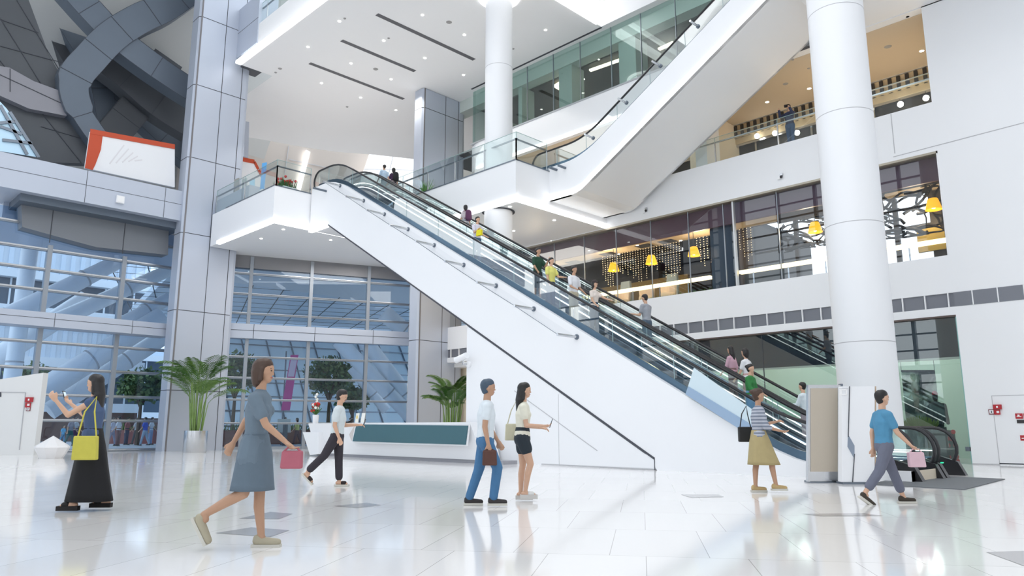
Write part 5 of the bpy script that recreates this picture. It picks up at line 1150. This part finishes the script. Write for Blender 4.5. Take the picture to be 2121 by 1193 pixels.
def bag(J, i, label, c, size=(.26, .09, .24), drop=.3, from_shoulder=False, name='handbag', fwd=0.0, out=.02):
    el, wr, d1, d2 = J['arm'][i]; sd = 1 if i == 0 else -1
    hold = (J['sh'][i] + V(0, sd * .01, .05)) if from_shoulder else wr + d2 * .1
    c_ = hold + V(fwd, sd * (out + (.12 if from_shoulder else .0)), -drop); t = thing(name, label, 'bag', world_pt(J, c_ - V(0, 0, size[2] / 2)), J['t'].rotation_euler.z); s = J['s']; mm = cloth(c); L, W, Hh = [x * s for x in size]
    mb = MB(); mb.prism([(-L / 2, -W / 2, 0), (L / 2, -W / 2, 0), (L * .46, -W * .3, Hh), (-L * .46, -W * .3, Hh)], (0, W, 0), mm); o = partl(mb, 'pouch', t)
    b = o.modifiers.new('b', 'BEVEL'); b.width = .015; b.segments = 2
    R = (hold - c_).length * s + Hh / 2; mb = MB(); mb.tube([(-L * .38, 0, Hh * .95), (-L * .2, 0, (Hh + R) * .55), (0, -sd * (out + (.1 if from_shoulder else 0)) * s, R), (L * .2, 0, (Hh + R) * .55), (L * .38, 0, Hh * .95)], .009, mm, 6); partl(mb, 'strap', o)
    return t
def phone(J, i, label):
    el, wr, d1, d2 = J['arm'][i]; p = world_pt(J, wr + d2 * .13 + V(.0, 0, .03)); t = thing('mobile_phone', label, 'phone', p, J['t'].rotation_euler.z); mb = MB(); mb.prism([(-.02, -.035, -.05), (-.02, .035, -.05), (.02, .035, .07), (.02, -.035, .07)], (.008, 0, 0), RUBBER); partl(mb, 'case', t); mb = MB(); mb.prism([(-.0225, -.03, -.04), (-.0225, .03, -.04), (.0155, .03, .06), (.0155, -.03, .06)], (.001, 0, 0), mat('screen_glow', (.5, .6, .7), .2, emit=.5)); partl(mb, 'screen', t)
RT = math.radians(45); LT = math.radians(225)      # facing right / left in the photograph
def gp(u, v): return at(u, v, z=0)
# --- on the hall floor
p = gp(176, 1058); J = person('woman walking left, black long skirt, navy top, yellow bag, black platform slides', p, 1.6, LT + .1, legs=((.2, .1), (-.2, .12)), arms=((.95, 1.5, .25), (1.0, 1.2, .3)), hair='long', top=(.06, .1, .2), sleeve=0, bottom=('skirt', (.008, .008, .01), .87), shoe=(.015, .013, .013), sole=.045, shoestyle='platform_dark', skin=SKIN)
bag(J, 0, 'yellow shoulder bag hanging from the woman in the black long skirt', (.55, .5, .08), (.3, .1, .3), .62, True, out=.06, fwd=-.1)
phone(J, 1, 'phone held up by the woman in the black long skirt')
p = gp(515, 1136); J = person('woman walking right in the foreground, slate blue dress, tan flat shoes, brown hair', p, 1.56, RT, legs=((.1, .0), (-.12, .95)), arms=((-.75, .25, .12), (.5, .4, .1)), hair='bob', hc=HAIRN, top=(.14, .19, .24), sleeve=.6, longtop=.1, bottom=('skirt', (.12, .165, .21), .43), shoe=(.42, .38, .28), skin=SKIN2, sole=.015)
bag(J, 1, 'small dusty pink bag carried by the foreground woman', (.42, .12, .16), (.2, .07, .16), .1)
p = gp(694, 1008); J = person('person in dark trousers and black sandals walking right before the desk, looking at a phone', p, 1.62, RT, legs=((.06, .0), (-.5, .3)), arms=((.2, 1.4, .1), (-.1, .5, .1)), headtilt=.3, top=(.62, .68, .7), sleeve=.6, bottom=('trousers', (.035, .03, .04), .92), shoe=(.03, .02, .02), shoestyle='slide', hair='short', sex='m')
phone(J, 0, 'phone in the hand of the person walking before the desk')
p = gp(1004, 1048); J = person('man in blue jeans, pale shirt and black sneakers striding right', p, 1.62, RT + .05, legs=((-.2, .12), (.42, .55)), arms=((.15, .4, .1), (-.1, .3, .1)), sex='m', top=(.7, .76, .8), sleeve=.5, bottom=('trousers', (.06, .17, .33), 1.0), shoe=(.04, .035, .035), skin=SKIN2, hc=mat('slate_hair', (.05, .08, .12), .5))
bag(J, 1, 'dark brown bag held by the man in jeans', (.1, .045, .035), (.2, .1, .2), .08)
p = gp(1082, 1038); J = person('woman in cream top, black shorts and white platform sandals walking right', p, 1.56, RT, legs=((.02, .1), (.3, .5)), arms=((.1, 1.35, .1), (.15, 1.4, .1)), top=(.76, .74, .62), sleeve=.5, bottom=('shorts', (.02, .03, .04), .22), shoe=(.7, .7, .68), sole=.05, shoestyle='slide', hair='long', skin=SKIN)
phone(J, 1, 'phone held by the woman in white platform sandals')
bag(J, 0, 'pale cream bag behind the woman in black shorts', (.6, .57, .42), (.34, .1, .26), .42, True, fwd=-.12)
p = gp(1578, 1020); J = person('woman in striped grey top and khaki skirt walking right beside the escalator wall', p, 1.58, RT, legs=((-.08, .02), (.42, .3)), arms=((.5, 1.3, .15), (.2, 1.1, .1)), topmat=stripes('grey_stripe_knit', (.5, .52, .58), (.16, .19, .25), 6), sleeve=1.3, bottom=('skirt', (.42, .34, .17), .5), shoe=(.5, .36, .17), hair='bun', hc=HAIRN, skin=SKIN2)
bag(J, 0, 'black bag worn at the back of the woman in the khaki skirt', (.02, .02, .02), (.25, .12, .26), .45, True, fwd=-.14)
p = gp(1842, 1044); J = person('man in blue shirt and grey trousers walking right past the white totem sign', p, 1.5, RT, legs=((.34, .02), (-.36, .3)), arms=((-.3, .3, .12), (.35, .4, .12)), sex='m', top=(.08, .26, .42), sleeve=.6, bottom=('trousers', (.14, .15, .2), .85), shoe=(.05, .04, .03))
bag(J, 1, 'pale pink carrier bag held by the man in the blue shirt', (.65, .45, .5), (.24, .1, .22), .15)
# --- on the escalators
def step_z(x): return max(0.0, min(DZ1, LOW.z(x) - .97))
def rider(label, u, v, lane, H=1.55, head=-1, **k):
    p = at(u, v, y=lane); x = round((p.x + 5.9) / .4) * .4 - 5.9 + .2; x = p.x; z_ = step_z(x)
    k.setdefault('legs', ((.05, .0), (-.04, .02)))
    return person(label, (x, lane, z_ + .0), H, (math.pi if head < 0 else 0) + k.pop('turn', 0), fine=k.pop('fine', False), **k)
D, Uu = 1, -1
rider('person in light blue shirt near the head of the far escalator', 797, 343, 17.7, 1.5, Uu, top=(.45, .58, .72), bottom=('trousers', (.3, .45, .55), 1), sex='m', sleeve=.6)
J = rider('person in dark purple top with a backpack near the head of the far escalator', 816, 350, 17.55, 1.5, Uu, top=(.05, .02, .06), bottom=('trousers', (.4, .35, .33), 1), hair='bob', sleeve=.6)
def backpack(J, label, c):
    sp = J['sp']; t = thing('backpack', label, 'bag', world_pt(J, sp(.2) + V(-.19, 0, 0)), J['t'].rotation_euler.z); mb = MB(); ring_caps(mb, [(V(0, 0, 0), V(0, 0, .24), .1, .09, 1.4, V(0, 1, 0))], cloth(c)); partl(mb, 'pack', t, True); mb = MB()
    for sd in (1, -1): mb.tube([(.06, sd * .09, .28), (.2, sd * .1, .3), (.3, sd * .09, .18), (.2, sd * .12, .02), (.05, sd * .1, 0)], .015, cloth(c), 5)
    partl(mb, 'straps', t)
backpack(J, 'black backpack of the person near the head of the escalator', (.01, .01, .012))
J = rider('person with black hair and pale top riding up the far escalator', 965, 430, 17.7, 1.5, Uu, top=(.65, .6, .62), bottom=('trousers', (.2, .25, .3), 1), hair='bob', sleeve=.6)
backpack(J, 'purple backpack on the rider going up the far escalator', (.12, .04, .1))
J = rider('rider in pale lilac shirt and jeans with a yellow bag, topmost on the near escalator', 988, 456, 16.15, 1.58, D, top=(.68, .66, .75), bottom=('trousers', (.06, .13, .22), 1), arms=((.2, .9, .1), (.3, 1.6, .1)), hair='short', sex='m', sleeve=.6)
bag(J, 1, 'bright yellow bag held by the topmost rider of the near escalator', (.8, .7, .02), (.26, .1, .22), .18, fwd=-.03)
rider('rider in dark green shirt and black shorts lifting a hand to the face', 1113, 526, 16.2, 1.6, D, top=(.015, .06, .035), bottom=('shorts', (.03, .035, .04), .5), arms=((.6, 2.0, .1), (.2, .5, .15)), sex='m', sleeve=.7, skin=SKIN2)
rider('rider in yellow T-shirt and dark jeans', 1140, 535, 15.98, 1.56, D, top=(.75, .72, .2), bottom=('trousers', (.02, .04, .09), 1), arms=((.5, .9, .1), (.1, .3, .1)), sex='m', sleeve=.6)
rider('rider in white T-shirt and cream trousers', 1187, 556, 16.15, 1.64, D, top=(.75, .76, .8), bottom=('trousers', (.55, .5, .38), 1), sex='m', sleeve=.7, arms=((.1, .7, .2), (.2, .9, .1)), skin=SKIN2)
J = rider('rider in cream top, dark jeans and dark cap resting a hand on the rail', 1230, 588, 16.15, 1.54, D, top=(.74, .66, .6), bottom=('trousers', (.02, .05, .09), 1), arms=((.9, .3, .15), (.2, .6, .1)), hair='bob', cap=(.04, .03, .03), sleeve=.5)
rider('man in grey T-shirt riding up the far escalator, looking at a phone', 1338, 612, 17.7, 1.66, Uu, top=(.34, .36, .4), bottom=('trousers', (.08, .12, .17), 1), sex='m', sleeve=.6, arms=((.3, 1.5, .1), (.2, .7, .1)), headtilt=.2)
J = rider('woman with long black hair and pink blouse low on the far escalator', 1515, 725, 17.75, 1.45, Uu, top=(.6, .38, .46), bottom=('trousers', (.2, .12, .12), 1), hair='long', sleeve=1.2)
rider('rider in white T-shirt beside the woman in pink on the far escalator', 1545, 720, 17.6, 1.62, Uu, top=(.78, .78, .8), bottom=('trousers', (.5, .32, .3), 1), sex='f', hair='bob', sleeve=.6)
rider('rider in bright green top and blue jeans, lowest on the near escalator', 1551, 758, 16.15, 1.54, D, top=(.03, .2, .05), bottom=('trousers', (.14, .3, .5), 1), sleeve=1.5, hair='bun', arms=((.2, .8, .1), (.3, .9, .1)))
rider('dark-haired rider in white shirt half hidden behind the blank sign', 1664, 795, 17.7, 1.5, Uu, top=(.68, .76, .8), bottom=('trousers', (.5, .35, .4), 1), arms=((.4, 1.4, .1), (.3, 1.4, .1)), sex='m', sleeve=1.4)
# --- person taking a photograph on the gallery
p = at(1633, 215, y=24.75); J = person('person in dark blue jacket photographing from the gallery railing', (p.x, 24.75, 10.5 + .3), 1.62, math.radians(-90), legs=((.05, 0), (-.05, .02)), arms=((1.1, 1.4, .25, .3), (1.1, 1.4, .25, .3)), top=(.04, .05, .1), sleeve=2, bottom=('trousers', (.05, .1, .2), 1), fine=False, sex='m')
m = MB(); m.box(-.2, .2, -.16, .18, 0, .29, WHITE); o = m.build('gallery_kerb'); o.location = (p.x, 24.75, 10.5); tag(o, 'low white kerb behind the gallery railing where the photographer stands', 'kerb')
t = thing('camera_body', 'small camera raised by the person on the gallery', 'camera', world_pt(J, J['sp'](.7) + V(.2, 0, -.0)), 0); m = MB(); m.box(-.06, .06, -.03, .03, -.04, .04, RUBBER); partl(m, 'housing', t); m = MB(); m.tube([(0, -.03, 0), (0, -.08, 0)], .03, RUBBER, 10); partl(m, 'lens', t)
# --- people on the plaza outside
k = 0
for u, f, tc, bc, hd_, lb in ((527, 44, (.1, .1, .16), (.06, .08, .12), LT, 'person in dark clothes outside between the two brown planters'), (588, 46, (.6, .62, .6), (.1, .25, .45), RT, 'person in jeans outside under the pink banner'), (615, 47, (.6, .65, .2), (.1, .05, .06), LT, 'person in lime top outside right of the pink banner'), (748, 48, (.6, .6, .7), (.1, .1, .1), RT, 'person outside behind the small tree'),
                          (145, 43, (.3, .3, .35), (.02, .12, .12), RT, 'person in dark green trousers outside, right of the bench'), (155, 44, (.5, .55, .6), (.1, .03, .1), RT, 'person in dark purple trousers outside, right of the bench'), (130, 45, (.1, .5, .8), (.1, .3, .5), RT, 'child-sized person in bright blue outside by the bench'), (245, 43, (.75, .75, .78), (.2, .1, .1), LT, 'person in white top outside behind the mullion'), (232, 45, (.6, .6, .7), (.3, .3, .4), RT, 'person in pale lilac outside behind the mullion'),
                          (262, 46, (.5, .2, .2), (.1, .1, .15), RT, 'person in dull red outside beyond the reddish seats'), (300, 44, (.1, .15, .6), (.4, .5, .6), LT, 'person in royal blue outside next to the grey column'), (312, 46, (.7, .75, .8), (.3, .4, .6), RT, 'person in pale blue outside closest to the grey column'), (282, 47, (.7, .7, .7), (.1, .1, .1), LT, 'person in light grey outside, centre of the group by the column')):
    p = at(u, 900, f=f); k += 1
    person(lb, (p.x, p.y, -.04), 1.2 if 'child' in lb else 1.62, hd_, legs=((.25, .05), (-.25, .15)) if k % 2 else ((.03, 0), (-.03, 0)), top=tc, bottom=('trousers', bc, 1), fine=False, sex='fm'[k % 2], hair='bob' if k % 3 == 0 else 'short')
# --- shop mannequin
p = at(1943, 880, y=25.6); t = thing('shop_mannequin', 'dark mannequin in a jacket and red cap in the ground floor shop window', 'mannequin', (p.x, 25.6, 0)); mb = MB(); L_ = V(1, 0, 0)
zt_ = at(1940, 815, y=25.6).z; z0_ = zt_ - 1.75
mm_ = mat('mannequin_black', (.015, .018, .02), .3)
m = MB(); ring_caps(m, [(V(0, 0, z0_ + .85), V(0, 0, z0_ + 1.1), .13, .12, 1.3, L_), (V(0, 0, z0_ + 1.1), V(0, 0, z0_ + 1.38), .12, .12, 1.5, L_), (V(-.2, 0, z0_ + 1.4), V(.2, 0, z0_ + 1.4), .06, .06), (V(0, 0, z0_ + 1.4), V(0, 0, z0_ + 1.58), .055, .05), (V(0, 0, z0_ + 1.6), V(0, -.01, z0_ + 1.68), .075, .085), (V(-.09, 0, z0_ + .85), V(-.1, 0, max(.3, z0_)), .085, .05), (V(.09, 0, z0_ + .85), V(.1, 0, max(.3, z0_)), .085, .05)], mm_); fuse(m, 'figure', t, .02)
m = MB(); ring_caps(m, [(V(0, 0, z0_ + .9), V(0, 0, z0_ + 1.36), .15, .15, 1.35, L_), (V(-.22, 0, z0_ + 1.38), V(-.28, 0, z0_ + .85), .075, .055), (V(.22, 0, z0_ + 1.38), V(.28, 0, z0_ + .85), .075, .055)], cloth((.05, .065, .075))); fuse(m, 'jacket', t, .02)
m = MB(); ring_caps(m, [(V(0, 0, z0_ + 1.74), V(0, -.02, z0_ + 1.75), .085, .08)], cloth((.35, .02, .05))); fuse(m, 'cap', t, .015)
m = MB(); m.lathe([(0, 0), (.3, 0), (.3, max(.25, z0_ + .0)), (0, max(.25, z0_))], (0, 0, 0), WHITE, 20); partl(m, 'stand', t)
